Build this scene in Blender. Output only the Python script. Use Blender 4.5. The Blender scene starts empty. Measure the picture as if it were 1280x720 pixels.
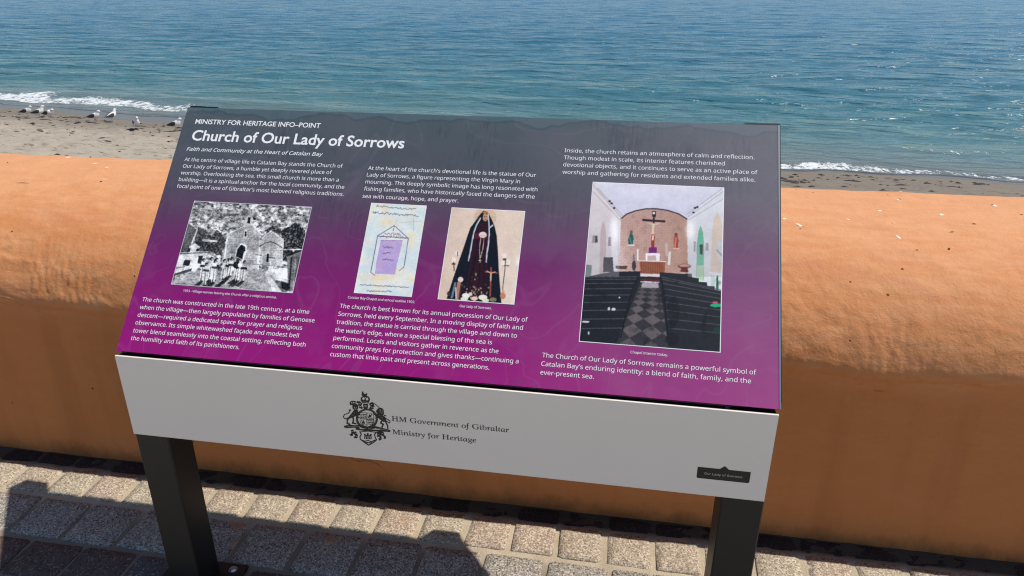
import bpy, bmesh, math, os, random
import numpy as np
from mathutils import Vector, Matrix, Euler

R = math.radians
SC = bpy.context.scene
COL = SC.collection
rng = np.random.default_rng(7)
random.seed(7)

# ------------------------------------------------------------------ camera
cd = bpy.data.cameras.new('camera')
cam = bpy.data.objects.new('camera', cd)
COL.objects.link(cam)
cd.sensor_width = 36.0
cd.lens = 36.0 * 905.64 / 1280.0
cd.clip_start = 0.05
cd.clip_end = 20000
CAMZ = 0.65878
cam.location = (0.93898, -1.05835, CAMZ)
cam.rotation_euler = (R(90 - 23.41), 0, R(9.651))
SC.camera = cam

# ------------------------------------------------------------------ sky, sun, exposure
TO_SUN = Vector((0.645, 0.115, 1.0)).normalized()
elev = math.asin(TO_SUN.z)
azim = math.atan2(TO_SUN.x, TO_SUN.y)          # clockwise from +Y
world = bpy.data.worlds.new('World')
SC.world = world
world.use_nodes = True
wn = world.node_tree
wn.nodes.clear()
sky = wn.nodes.new('ShaderNodeTexSky')
sky.sky_type = 'NISHITA'
sky.sun_disc = False
sky.sun_elevation = elev
sky.sun_rotation = azim
sky.air_density = 1.0
sky.dust_density = 0.1
sky.ozone_density = 2.5
bg = wn.nodes.new('ShaderNodeBackground')
bg.inputs['Strength'].default_value = 0.105
wo = wn.nodes.new('ShaderNodeOutputWorld')
wn.links.new(sky.outputs[0], bg.inputs['Color'])
wn.links.new(bg.outputs[0], wo.inputs['Surface'])
sd = bpy.data.lights.new('sun', 'SUN')
sd.energy = 4.5
sd.angle = R(0.5)
sd.color = (1.0, 0.94, 0.86)
sun = bpy.data.objects.new('sun', sd)
COL.objects.link(sun)
sun.rotation_euler = TO_SUN.to_track_quat('Z', 'Y').to_euler()
SC.view_settings.view_transform = 'Standard'
SC.view_settings.look = 'None'
SC.view_settings.exposure = 0.0
SC.view_settings.gamma = 1.0
SC.cycles.max_bounces = 6
SC.cycles.use_denoising = True
SC.cycles.denoising_prefilter = 'NONE'      # keeps the small lettering crisp
SC.cycles.denoising_input_passes = 'RGB_ALBEDO_NORMAL'
SC.cycles.sample_clamp_direct = 2.0
SC.cycles.sample_clamp_indirect = 3.0
SC.cycles.filter_width = 1.15

# ------------------------------------------------------------------ constants of the place (metres)
W, L, TILT = 1.2, 0.5323, R(47.54)      # print panel: width, length up the slope, slope
FH = 0.1755                             # fascia height
GZ = -0.597                              # top of the paving
ZS = CAMZ - 4.7                         # sea level
SL = 0.09                               # slope of the beach


def shore_y(x):
    base = np.interp(x, [-400, -60, -23.5, -19.8, -15.0, 4.77, 10.5, 60, 400],
                     [60, 28.5, 24.35, 23.65, 22.75, 18.75, 18.3, 13.0, -20])
    return base + 0.10 * np.sin(x * 0.9 + 1.0) + 0.06 * np.sin(x * 2.3)


# ------------------------------------------------------------------ noise
def vnoise(x, y, seed=0):
    xi = np.floor(x).astype(np.int64); yi = np.floor(y).astype(np.int64)
    fx = x - xi; fy = y - yi
    fx = fx * fx * (3 - 2 * fx); fy = fy * fy * (3 - 2 * fy)

    def h(a, b):
        n = (a * 374761393 + b * 668265263 + seed * 1442695041) & 0xffffffff
        n = ((n ^ (n >> 13)) * 1274126177) & 0xffffffff
        return ((n ^ (n >> 16)) & 0xffff) / 65535.0
    v = (h(xi, yi) * (1 - fx) + h(xi + 1, yi) * fx) * (1 - fy) + (h(xi, yi + 1) * (1 - fx) + h(xi + 1, yi + 1) * fx) * fy
    return v * 2 - 1


def fbm(x, y, o=4, seed=0, g=0.5):
    a, s, t = 1.0, 0.0, 0.0
    for i in range(o):
        s = s + a * vnoise(x * 2 ** i + 17.3 * i, y * 2 ** i - 9.1 * i, seed + i); t += a; a *= g
    return s / t


# ------------------------------------------------------------------ object helpers
def tag(o, label=None, cat=None, group=None, kind=None):
    if label: o['label'] = label
    if cat: o['category'] = cat
    if group: o['group'] = group
    if kind: o['kind'] = kind
    return o


def link(name, me, mat=None, parent=None):
    o = bpy.data.objects.new(name, me)
    COL.objects.link(o)
    if mat is not None and me is not None and len(me.materials) == 0:
        me.materials.append(mat)
    if parent: o.parent = parent
    return o


def empty(name, loc=(0, 0, 0), rz=0):
    o = bpy.data.objects.new(name, None)
    COL.objects.link(o)
    o.location = loc; o.rotation_euler = (0, 0, rz)
    o.empty_display_size = 0.1
    return o


def mesh_from(name, verts, faces, smooth=False):
    me = bpy.data.meshes.new(name)
    verts = np.asarray(verts, dtype=np.float32)
    faces = np.asarray(faces, dtype=np.int32)
    me.vertices.add(len(verts)); me.vertices.foreach_set('co', verts.ravel())
    k = faces.shape[1]
    me.loops.add(faces.size); me.loops.foreach_set('vertex_index', faces.ravel())
    me.polygons.add(len(faces))
    me.polygons.foreach_set('loop_start', np.arange(0, faces.size, k, dtype=np.int32))
    me.polygons.foreach_set('loop_total', np.full(len(faces), k, dtype=np.int32))
    if smooth:
        me.polygons.foreach_set('use_smooth', np.ones(len(faces), dtype=bool))
    me.update(calc_edges=True)
    return me


def grid_faces(nr, nc):
    i = np.arange(nr * nc).reshape(nr, nc)
    return np.stack([i[:-1, :-1], i[:-1, 1:], i[1:, 1:], i[1:, :-1]], -1).reshape(-1, 4)


def add_float(me, name, arr):
    a = me.attributes.new(name, 'FLOAT', 'POINT'); a.data.foreach_set('value', np.asarray(arr, np.float32).ravel())


def bevel_box(x0, x1, y0, y1, z0, z1, bev=0.0, seg=2):
    bm = bmesh.new()
    r = bmesh.ops.create_cube(bm, size=1.0)
    for v in r['verts']:
        v.co = Vector(((x0 + x1) / 2 + v.co.x * (x1 - x0), (y0 + y1) / 2 + v.co.y * (y1 - y0), (z0 + z1) / 2 + v.co.z * (z1 - z0)))
    if bev > 0:
        bmesh.ops.bevel(bm, geom=bm.edges[:], offset=bev, segments=seg, profile=0.7, affect='EDGES')
    return bm


def bm_mesh(name, bm, smooth=False, xf=None, off=None):
    if xf: 
        for v in bm.verts: v.co = xf(v.co)
    if off is not None:
        for v in bm.verts: v.co = v.co - Vector(off)
    bmesh.ops.recalc_face_normals(bm, faces=bm.faces[:])
    me = bpy.data.meshes.new(name); bm.to_mesh(me); bm.free()
    if smooth:
        me.polygons.foreach_set('use_smooth', np.ones(len(me.polygons), dtype=bool))
    return me


# ------------------------------------------------------------------ materials
def lin(c):
    c = np.asarray(c, float) / 255.0
    return np.where(c <= 0.04045, c / 12.92, ((c + 0.055) / 1.055) ** 2.4)


class NT:
    def __init__(s, name):
        s.m = bpy.data.materials.new(name); s.m.use_nodes = True
        s.t = s.m.node_tree; s.t.nodes.clear()
        s.out = s.t.nodes.new('ShaderNodeOutputMaterial')
        s.p = s.t.nodes.new('ShaderNodeBsdfPrincipled')
        s.t.links.new(s.p.outputs[0], s.out.inputs[0])

    def n(s, typ, **kw):
        nd = s.t.nodes.new('ShaderNode' + typ)
        for k, v in kw.items():
            if k in nd.inputs: s.set(nd.inputs[k], v)
            else: setattr(nd, k, v)
        return nd

    def set(s, inp, v):
        if hasattr(v, 'outputs'): v = v.outputs[0]
        if isinstance(v, bpy.types.NodeSocket): s.t.links.new(v, inp)
        else:
            if hasattr(inp, 'default_value') and not isinstance(v, (int, float)) and len(v) == 3 and len(inp.default_value) == 4:
                v = tuple(v) + (1,)
            inp.default_value = v

    def P(s, **kw):
        for k, v in kw.items(): s.set(s.p.inputs[k.replace('_', ' ')], v)

    def coord(s, which='Object'):
        return s.n('TexCoord').outputs[which]

    def noise(s, vec, scale, detail=4, rough=0.55, out='Fac', dist=0.0):
        nd = s.n('TexNoise', Vector=vec, Scale=scale, Detail=detail, Roughness=rough, Distortion=dist)
        return nd.outputs[out]

    def ramp(s, fac, stops, interp='LINEAR'):
        nd = s.n('ValToRGB', Fac=fac); cr = nd.color_ramp; cr.interpolation = interp
        while len(cr.elements) < len(stops): cr.elements.new(0.5)
        for e, (p, c) in zip(cr.elements, stops):
            e.position = p; e.color = (c, c, c, 1) if isinstance(c, (int, float)) else tuple(c)[:3] + (1,)
        return nd.outputs[0]

    def mix(s, f, a, b, mode='MIX'):
        nd = s.t.nodes.new('ShaderNodeMix'); nd.data_type = 'RGBA'; nd.blend_type = mode
        s.set(nd.inputs[0], f); s.set(nd.inputs[6], a); s.set(nd.inputs[7], b)
        return nd.outputs[2]

    def math(s, op, a, b=0.0, c=None):
        nd = s.n('Math', operation=op); s.set(nd.inputs[0], a); s.set(nd.inputs[1], b)
        if c is not None: s.set(nd.inputs[2], c)
        return nd.outputs[0]

    def map(s, vec, scale=(1, 1, 1), rot=(0, 0, 0)):
        nd = s.n('Mapping', Vector=vec); nd.inputs['Scale'].default_value = scale; nd.inputs['Rotation'].default_value = rot
        return nd.outputs[0]

    def bump(s, h, dist, strength=1.0, normal=None):
        nd = s.n('Bump', Height=h, Distance=dist, Strength=strength)
        if normal is not None: s.set(nd.inputs['Normal'], normal)
        return nd.outputs[0]

    def attr(s, name):
        return s.n('Attribute', attribute_name=name)


def simple(name, col, rough=0.5, metal=0.0, spec=0.5, nscale=0, namp=0.15, bump=0):
    t = NT(name)
    if nscale:
        f = t.noise(t.coord(), nscale, 4)
        c = t.mix(f, [x * (1 - namp) for x in col], [min(1, x * (1 + namp)) for x in col])
        t.P(Base_Color=c)
        if bump: t.P(Normal=t.bump(f, bump))
    else:
        t.P(Base_Color=col)
    t.P(Roughness=rough, Metallic=metal)
    t.p.inputs['Specular IOR Level'].default_value = spec
    return t.m


def mat_wall():
    t = NT('orange_render')
    co = t.n('NewGeometry').outputs['Position']
    big = t.noise(co, 2.2, 5, 0.6)
    mid = t.noise(t.map(co, (3, 9, 9)), 3.0, 5, 0.65, dist=0.6)
    c = t.mix(t.ramp(big, [(0.3, 0.0), (0.7, 1.0)]), (0.59, 0.225, 0.082), (0.62, 0.265, 0.105))
    c = t.mix(t.ramp(mid, [(0.42, 0.0), (0.68, 0.55)]), c, (0.70, 0.36, 0.17))
    c = t.mix(t.ramp(t.noise(t.map(co, (1.4, 4, 4)), 2.6, 5, 0.65, dist=0.8), [(0.50, 0.0), (0.72, 0.6)]), c, (0.56, 0.225, 0.115))
    # paler on the coping's level top; face colour reddened to offset its bluish shade
    sep = t.n('SeparateXYZ', Vector=co)
    z = sep.outputs['Z']
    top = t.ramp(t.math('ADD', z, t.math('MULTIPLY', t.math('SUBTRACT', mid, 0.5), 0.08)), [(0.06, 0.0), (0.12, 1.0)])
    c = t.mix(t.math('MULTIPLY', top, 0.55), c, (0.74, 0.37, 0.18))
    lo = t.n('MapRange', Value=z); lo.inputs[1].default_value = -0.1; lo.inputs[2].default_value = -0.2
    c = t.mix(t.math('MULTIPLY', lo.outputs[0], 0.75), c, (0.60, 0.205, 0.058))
    # water streaks down the face
    st = t.noise(t.map(co, (7, 1, 0.7)), 1.6, 4, 0.6)
    streak = t.math('MULTIPLY', t.ramp(st, [(0.5, 0.0), (0.68, 1.0)]), lo.outputs[0])
    c = t.mix(t.math('MULTIPLY', streak, 0.20), c, (0.30, 0.10, 0.03))
    # splashed dirt at the foot of the wall
    ft = t.n('MapRange', Value=t.math('ADD', z, t.math('MULTIPLY', t.math('SUBTRACT', t.noise(t.map(co, (5, 1, 3)), 3, 5, .7), 0.5), 0.16)))
    ft.inputs[1].default_value = -0.555; ft.inputs[2].default_value = -0.61
    c = t.mix(t.math('MULTIPLY', ft.outputs[0], 0.5), c, (0.075, 0.035, 0.018))
    # specks and hairline cracks
    vor = t.n('TexVoronoi', Vector=co, Scale=26.0); 
    rnd = t.n('SeparateColor', Color=vor.outputs['Color']).outputs[0]
    spk = t.math('MULTIPLY', t.math('LESS_THAN', vor.outputs['Distance'], 0.085), t.math('GREATER_THAN', rnd, 0.90))
    c = t.mix(t.math('MULTIPLY', spk, 0.85), c, (0.06, 0.025, 0.015))
    wv = t.n('TexVoronoi', Vector=t.n('VectorMath', operation='ADD').outputs[0], Scale=2.3)
    wv.feature = 'DISTANCE_TO_EDGE'
    va = wv.inputs['Vector'].links[0].from_node
    t.set(va.inputs[0], co); t.set(va.inputs[1], t.n('VectorMath', operation='SCALE', Scale=0.12).outputs[0])
    vs = va.inputs[1].links[0].from_node; t.set(vs.inputs[0], t.noise(co, 6, 4, 0.6, out='Color'))
    crack = t.math('MULTIPLY', t.math('LESS_THAN', wv.outputs['Distance'], 0.004), t.math('GREATER_THAN', big, 0.61))
    c = t.mix(t.math('MULTIPLY', crack, 0.4), c, (0.16, 0.055, 0.02))
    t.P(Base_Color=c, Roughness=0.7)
    t.p.inputs['Specular IOR Level'].default_value = 0.22
    fine = t.noise(co, 160, 5, 0.7)
    med = t.noise(t.map(co, (1, 1, 1.4)), 42, 4, 0.6, dist=0.5)
    b = t.bump(fine, 0.0014, 0.7)
    b = t.bump(med, 0.004, 0.5, b)
    b = t.bump(t.math('MULTIPLY', crack, -1.0), 0.002, 0.8, b)
    t.P(Normal=b)
    return t.m


def mat_sett(name, c1, c2, speck, spk_amt, dark):
    """Granite-like sett: mineral grains of two or three colours; Object Info gives each piece a slightly different tone."""
    t = NT(name)
    co = t.n('NewGeometry').outputs['Position']
    rnd = t.n('ObjectInfo').outputs['Random']
    base = t.mix(rnd, c1, c2)
    g = t.noise(co, 300, 3, 0.75)
    v = t.n('TexVoronoi', Vector=co, Scale=330.0)
    vc = t.n('SeparateColor', Color=v.outputs['Color'])
    c = t.mix(t.math('MULTIPLY', t.math('GREATER_THAN', vc.outputs[0], 1 - spk_amt), 0.8), base, speck)
    c = t.mix(t.math('MULTIPLY', t.math('GREATER_THAN', vc.outputs[1], 0.80), 0.75), c, dark)
    c = t.mix(t.ramp(t.noise(co, 22, 4, .6), [(0.35, 0.0), (0.75, 0.35)]), c, [x * 0.62 for x in c1])
    # an odd orange fleck in the stone
    fl = t.ramp(t.noise(co, 11, 2, .4), [(0.70, 0.0), (0.76, 0.5)])
    c = t.mix(fl, c, (0.62, 0.30, 0.16))
    t.P(Base_Color=c, Roughness=0.85)
    t.p.inputs['Specular IOR Level'].default_value = 0.3
    b = t.bump(g, 0.0022, 1.0)
    b = t.bump(t.noise(co, 70, 3, .6), 0.003, 0.6, b)
    t.P(Normal=b)
    return t.m


def mat_mortar():
    t = NT('sandy_mortar')
    co = t.n('NewGeometry').outputs['Position']
    g = t.noise(co, 240, 4, 0.7)
    c = t.mix(g, (0.44, 0.36, 0.25), (0.66, 0.57, 0.42))
    c = t.mix(t.ramp(t.noise(co, 14, 4, .6), [(0.4, 0.0), (0.8, 0.5)]), c, (0.22, 0.17, 0.12))
    sep = t.n('SeparateXYZ', Vector=co)
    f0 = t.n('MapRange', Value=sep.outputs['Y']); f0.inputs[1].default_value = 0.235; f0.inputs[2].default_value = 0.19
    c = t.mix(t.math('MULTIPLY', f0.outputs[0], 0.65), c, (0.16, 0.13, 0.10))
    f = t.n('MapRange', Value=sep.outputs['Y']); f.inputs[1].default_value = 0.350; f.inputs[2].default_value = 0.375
    c = t.mix(t.math('MULTIPLY', f.outputs[0], 0.9), c, (0.035, 0.026, 0.02))  # gutter shade along the wall foot put into the mortar colour
    t.P(Base_Color=c, Roughness=0.95, Normal=t.bump(g, 0.003))
    t.p.inputs['Specular IOR Level'].default_value = 0.2
    return t.m


def mat_sea():
    t = NT('sea_water')
    co = t.n('NewGeometry').outputs['Position']
    d = t.attr('shore').outputs['Fac']            # metres out from the waterline
    dn = t.math('DIVIDE', d, 100.0)
    wob = t.math('MULTIPLY', t.math('SUBTRACT', t.noise(t.map(co, (0.05, 0.16, 1)), 1.0, 4, .55), 0.5), 0.16)
    base = t.ramp(t.math('ADD', dn, t.math('MULTIPLY', wob, t.math('MINIMUM', t.math('MULTIPLY', dn, 6.0), 1.0))),
                  [(0.0, (0.095, 0.093, 0.088)), (0.012, (0.13, 0.16, 0.145)), (0.04, (0.080, 0.170, 0.175)), (0.10, (0.042, 0.150, 0.180)),
                   (0.22, (0.036, 0.142, 0.200)), (0.5, (0.034, 0.142, 0.220)), (1.0, (0.034, 0.142, 0.230))])
    # foam: a thick ragged lip at the waterline, thinning to scattered flecks
    fa = t.attr('foam').outputs['Fac']
    n1 = t.noise(t.map(co, (1.0, 0.55, 1)), 3.2, 6, 0.68, dist=1.2)
    n2 = t.noise(t.map(co, (1.0, 0.7, 1)), 14.0, 4, 0.65, dist=0.6)
    nn = t.math('ADD', t.math('MULTIPLY', n1, 0.62), t.math('MULTIPLY', n2, 0.38))
    f = t.math('SUBTRACT', nn, t.math('SUBTRACT', 0.80, t.math('MULTIPLY', fa, 0.46)))
    f = t.n('MapRange', Value=f); f.inputs[1].default_value = -0.015; f.inputs[2].default_value = 0.055
    fm = f.outputs[0]
    col = t.mix(fm, base, (0.70, 0.72, 0.72))
    t.P(Base_Color=col)
    t.P(Roughness=t.math('ADD', 0.20, t.math('MULTIPLY', fm, 0.6)), IOR=1.33)
    m1 = t.noise(t.map(co, (0.48, 1.5, 1), (0, 0, R(7))), 0.9, 3, 0.52, dist=1.0)
    m2 = t.noise(t.map(co, (0.42, 1.5, 1), (0, 0, R(-9))), 3.0, 2, 0.5, dist=0.6)
    near = t.n('Math', operation='DIVIDE', use_clamp=True); near.inputs[0].default_value = 14.0; t.set(near.inputs[1], t.math('ADD', d, 3.0))
    mid_ = t.n('Math', operation='DIVIDE', use_clamp=True); mid_.inputs[0].default_value = 42.0; t.set(mid_.inputs[1], t.math('ADD', d, 3.0))
    m0 = t.noise(t.map(co, (0.50, 1.5, 1), (0, 0, R(4))), 0.40, 2, 0.5, dist=0.8)
    calm = t.n('Math', operation='ADD', use_clamp=True); t.set(calm.inputs[0], t.math('MULTIPLY', d, 0.10)); calm.inputs[1].default_value = 0.22
    b = t.bump(m2, 0.05, near.outputs[0])
    b = t.bump(m1, 0.40, t.math('MULTIPLY', mid_.outputs[0], calm.outputs[0]), b)
    b = t.bump(m0, 0.75, calm.outputs[0], b)
    b = t.bump(fm, 0.03, 0.5, b)
    t.P(Normal=b)
    return t.m


def mat_beach():
    t = NT('grey_beach_sand')
    co = t.n('NewGeometry').outputs['Position']
    up = t.attr('upshore').outputs['Fac']         # metres up the beach from the waterline
    n = t.noise(t.map(co, (0.6, 1.2, 1)), 1.4, 6, 0.65)
    fine = t.noise(co, 45, 4, 0.7)
    dry = t.mix(n, (0.34, 0.29, 0.225), (0.50, 0.435, 0.34))
    dry = t.mix(t.math('MULTIPLY', fine, 0.4), dry, (0.23, 0.19, 0.145))
    damp = t.mix(n, (0.175, 0.145, 0.112), (0.235, 0.195, 0.15))
    uw = t.math('ADD', up, t.math('MULTIPLY', t.math('SUBTRACT', n, 0.5), 1.2))
    md = t.n('MapRange', Value=uw); md.inputs[1].default_value = 2.6; md.inputs[2].default_value = 5.0
    c = t.mix(md.outputs[0], damp, dry)
    wet = t.attr('wetness'); wet = t.n('Math', operation='ADD', use_clamp=True); t.set(wet.inputs[0], t.attr('wetness').outputs['Fac']); wet.inputs[1].default_value = 0.0
    c = t.mix(wet.outputs[0], c, (0.115, 0.108, 0.100))
    # small dark wrack flecks
    k = t.noise(t.map(co, (0.8, 2.2, 1)), 3.4, 5, 0.7, dist=0.8)
    km = t.math('MULTIPLY', t.ramp(k, [(0.565, 0.0), (0.63, 0.75)]), t.math('SUBTRACT', 1.0, wet.outputs[0]))
    c = t.mix(km, c, (0.085, 0.07, 0.055))
    t.P(Base_Color=c)
    t.P(Roughness=t.math('SUBTRACT', 0.92, t.math('MULTIPLY', wet.outputs[0], 0.60)))
    h = t.math('MULTIPLY', n, t.math('SUBTRACT', 1.0, wet.outputs[0]))
    b = t.bump(h, 0.10, 0.7)
    b = t.bump(fine, 0.012, t.math('SUBTRACT', 0.8, t.math('MULTIPLY', wet.outputs[0], 0.75)), b)
    t.P(Normal=b)
    return t.m


def mat_panel():
    """Printed board: grey at the top running into magenta, over a faint line map of the coast."""
    t = NT('printed_board')
    uv = t.n('TexCoord').outputs['UV']
    sep = t.n('SeparateXYZ', Vector=uv)
    v = sep.outputs['Y']; u = sep.outputs['X']
    pos = t.n('CombineXYZ', X=t.math('MULTIPLY', u, 1.2), Y=t.math('MULTIPLY', v, 0.532)).outputs[0]
    n = t.noise(pos, 3.5, 5, 0.6)
    vv = t.math('ADD', v, t.math('MULTIPLY', t.math('SUBTRACT', n, 0.5), 0.06))
    grad = t.ramp(vv, [(0.0, lin((150, 14, 116))), (0.22, lin((134, 18, 108))), (0.42, lin((110, 36, 98))),
                       (0.56, lin((92, 62, 92))), (0.70, lin((80, 80, 90))), (1.0, lin((76, 88, 92)))])
    # contour lines of the map
    ring = t.math('FRACT', t.math('MULTIPLY', t.noise(pos, 2.6, 3, 0.5, dist=0.8), 11.0))
    line = t.ramp(ring, [(0.0, 1.0), (0.05, 0.0), (0.95, 0.0), (1.0, 1.0)])
    c = t.mix(t.math('MULTIPLY', line, 0.04), grad, lin((185, 170, 195)))
    # engraved hatching of cliffs
    ha = t.noise(t.map(pos, (170, 16, 1)), 1.0, 3, 0.6)
    hm = t.ramp(t.noise(pos, 5.2, 4, 0.6), [(0.50, 0.0), (0.60, 1.0)])
    hm = t.math('MULTIPLY', hm, t.ramp(v, [(0.35, 0.15), (0.75, 1.0)]))
    c = t.mix(t.math('MULTIPLY', t.math('MULTIPLY', t.ramp(ha, [(0.45, 0.0), (0.6, 1.0)]), hm), 0.42), c, lin((44, 52, 64)))
    blot = t.ramp(t.noise(t.map(pos, (26, 26, 1)), 1.0, 4, 0.6, dist=1.0), [(0.62, 0.0), (0.68, 1.0)])
    c = t.mix(t.math('MULTIPLY', blot, 0.16), c, lin((40, 48, 60)))
    # the printed bay along the top edge
    bay = t.noise(t.n('CombineXYZ', X=t.math('MULTIPLY', u, 9.0), Y=0.0).outputs[0], 1.0, 3, 0.5)
    bd = t.math('SUBTRACT', t.math('ADD', v, t.math('MULTIPLY', bay, 0.16)), 1.055)
    inb = t.ramp(bd, [(0.0, 0.0), (0.004, 1.0)])
    c = t.mix(t.math('MULTIPLY', inb, 0.35), c, lin((86, 112, 120)))
    edge = t.math('LESS_THAN', t.math('ABSOLUTE', bd), 0.005)
    c = t.mix(t.math('MULTIPLY', edge, 0.5), c, lin((52, 78, 88)))
    c = t.mix(t.ramp(t.noise(pos, 9, 4, .6), [(0.5, 0.0), (0.9, 0.16)]), c, lin((150, 130, 150)))
    # pale sky sheen painted into the print colour towards the right-hand side
    sheen = t.math('MULTIPLY', t.ramp(t.math('ADD', u, t.math('MULTIPLY', t.math('SUBTRACT', t.noise(pos, 6, 5, .65), 0.5), 0.5)), [(0.55, 0.0), (1.0, 1.0)]), 0.13)
    c = t.mix(sheen, c, lin((196, 176, 190)))
    t.P(Base_Color=c, Roughness=0.36)
    t.p.inputs['Specular IOR Level'].default_value = 0.5
    t.P(Normal=t.bump(t.noise(pos, 30, 3, 0.5), 0.0006, 0.5))
    return t.m


def mat_vcol():
    t = NT('printed_photograph')
    t.P(Base_Color=t.attr('Col').outputs['Color'], Roughness=0.35)
    return t.m


def mat_white():
    t = NT('white_fascia')
    co = t.coord()
    n = t.noise(t.map(co, (3, 3, 3)), 2.0, 4, 0.6)
    c = t.mix(n, (0.83, 0.755, 0.68), (0.88, 0.81, 0.74))
    s = t.ramp(t.noise(t.map(co, (9, 9, 30)), 1.6, 5, .7), [(0.66, 0.0), (0.8, 0.30)])
    c = t.mix(s, c, (0.52, 0.50, 0.47))
    t.P(Base_Color=c, Roughness=0.38, Normal=t.bump(t.noise(co, 90, 3, .5), 0.0003, 0.4))
    return t.m


M = {}
M['wall'] = mat_wall()
M['tan'] = mat_sett('tan_granite', (0.44, 0.33, 0.245), (0.41, 0.355, 0.255), (0.74, 0.64, 0.48), 0.34, (0.17, 0.125, 0.095))
M['red'] = mat_sett('red_granite', (0.15, 0.10, 0.082), (0.12, 0.088, 0.078), (0.34, 0.26, 0.22), 0.10, (0.05, 0.035, 0.03))
M['grey'] = mat_sett('grey_granite', (0.31, 0.27, 0.222), (0.36, 0.32, 0.27), (0.68, 0.62, 0.52), 0.32, (0.035, 0.033, 0.033))
M['slate'] = mat_sett('dark_granite', (0.12, 0.105, 0.095), (0.16, 0.142, 0.13), (0.40, 0.38, 0.36), 0.10, (0.04, 0.04, 0.04))
M['gutter'] = mat_sett('grimy_shaded_brick', (0.045, 0.028, 0.024), (0.028, 0.023, 0.022), (0.09, 0.06, 0.05), 0.10, (0.012, 0.01, 0.01))  # grimy gutter brick, with the wall's shade also put into its colour
M['mortar'] = mat_mortar()
M['sea'] = mat_sea()
M['beach'] = mat_beach()
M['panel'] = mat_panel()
M['vcol'] = mat_vcol()
M['white'] = mat_white()
M['ink_white'] = simple('white_print', (0.86, 0.86, 0.86), 0.4)
M['ink_black'] = simple('black_print', (0.012, 0.011, 0.011), 0.4)
M['black'] = simple('black_powder_coat', (0.008, 0.0085, 0.009), 0.45, nscale=60, namp=0.3, bump=0.0003)
M['steel'] = simple('bolt_steel', (0.42, 0.43, 0.45), 0.35, 0.9)
M['wrack'] = simple('dark_seaweed', (0.035, 0.028, 0.02), 0.85, nscale=20, namp=0.5)
M['gull_white'] = simple('white_feathers', (0.72, 0.71, 0.69), 0.8, nscale=14, namp=0.06)
M['gull_dark'] = simple('slate_feathers', (0.045, 0.043, 0.045), 0.8, nscale=16, namp=0.5)
M['gull_brown'] = simple('brown_feathers', (0.09, 0.075, 0.06), 0.85, nscale=22, namp=0.6)
M['gull_bill'] = simple('yellow_bill', (0.62, 0.38, 0.06), 0.5)
M['gull_leg'] = simple('pale_leg', (0.50, 0.36, 0.27), 0.6)
M['dropping'] = simple('chalky_dropping', (0.78, 0.68, 0.56), 0.9, nscale=90, namp=0.2)
M['chip'] = simple('dark_chip', (0.05, 0.03, 0.025), 0.9)

# ------------------------------------------------------------------ the promenade ground behind and beneath
def ground():
    xs = np.concatenate([np.linspace(-400, -8, 20), np.linspace(-6, 8, 15), np.linspace(10, 400, 20)])
    ysg = np.concatenate([np.linspace(-300, -6, 12), np.linspace(-4, -0.765, 6)])
    X, Y = np.meshgrid(xs, ysg)
    V = np.stack([X, Y, np.full_like(X, GZ - 0.004)], -1).reshape(-1, 3)
    t = NT('distant_paving')
    co = t.n('NewGeometry').outputs['Position']
    br = t.n('TexBrick', Vector=co, Scale=1.0); br.offset = 0.5
    br.inputs['Brick Width'].default_value = 0.155; br.inputs['Row Height'].default_value = 0.12
    br.inputs['Mortar Size'].default_value = 0.006
    br.inputs['Color1'].default_value = (0.50, 0.43, 0.34, 1); br.inputs['Color2'].default_value = (0.42, 0.34, 0.27, 1)
    br.inputs['Mortar'].default_value = (0.50, 0.43, 0.32, 1)
    t.P(Base_Color=br.outputs[0], Roughness=0.9)
    tag(link('ground', mesh_from('ground', V, grid_faces(len(ysg), len(xs))), t.m), kind='structure')


ground()


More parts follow.
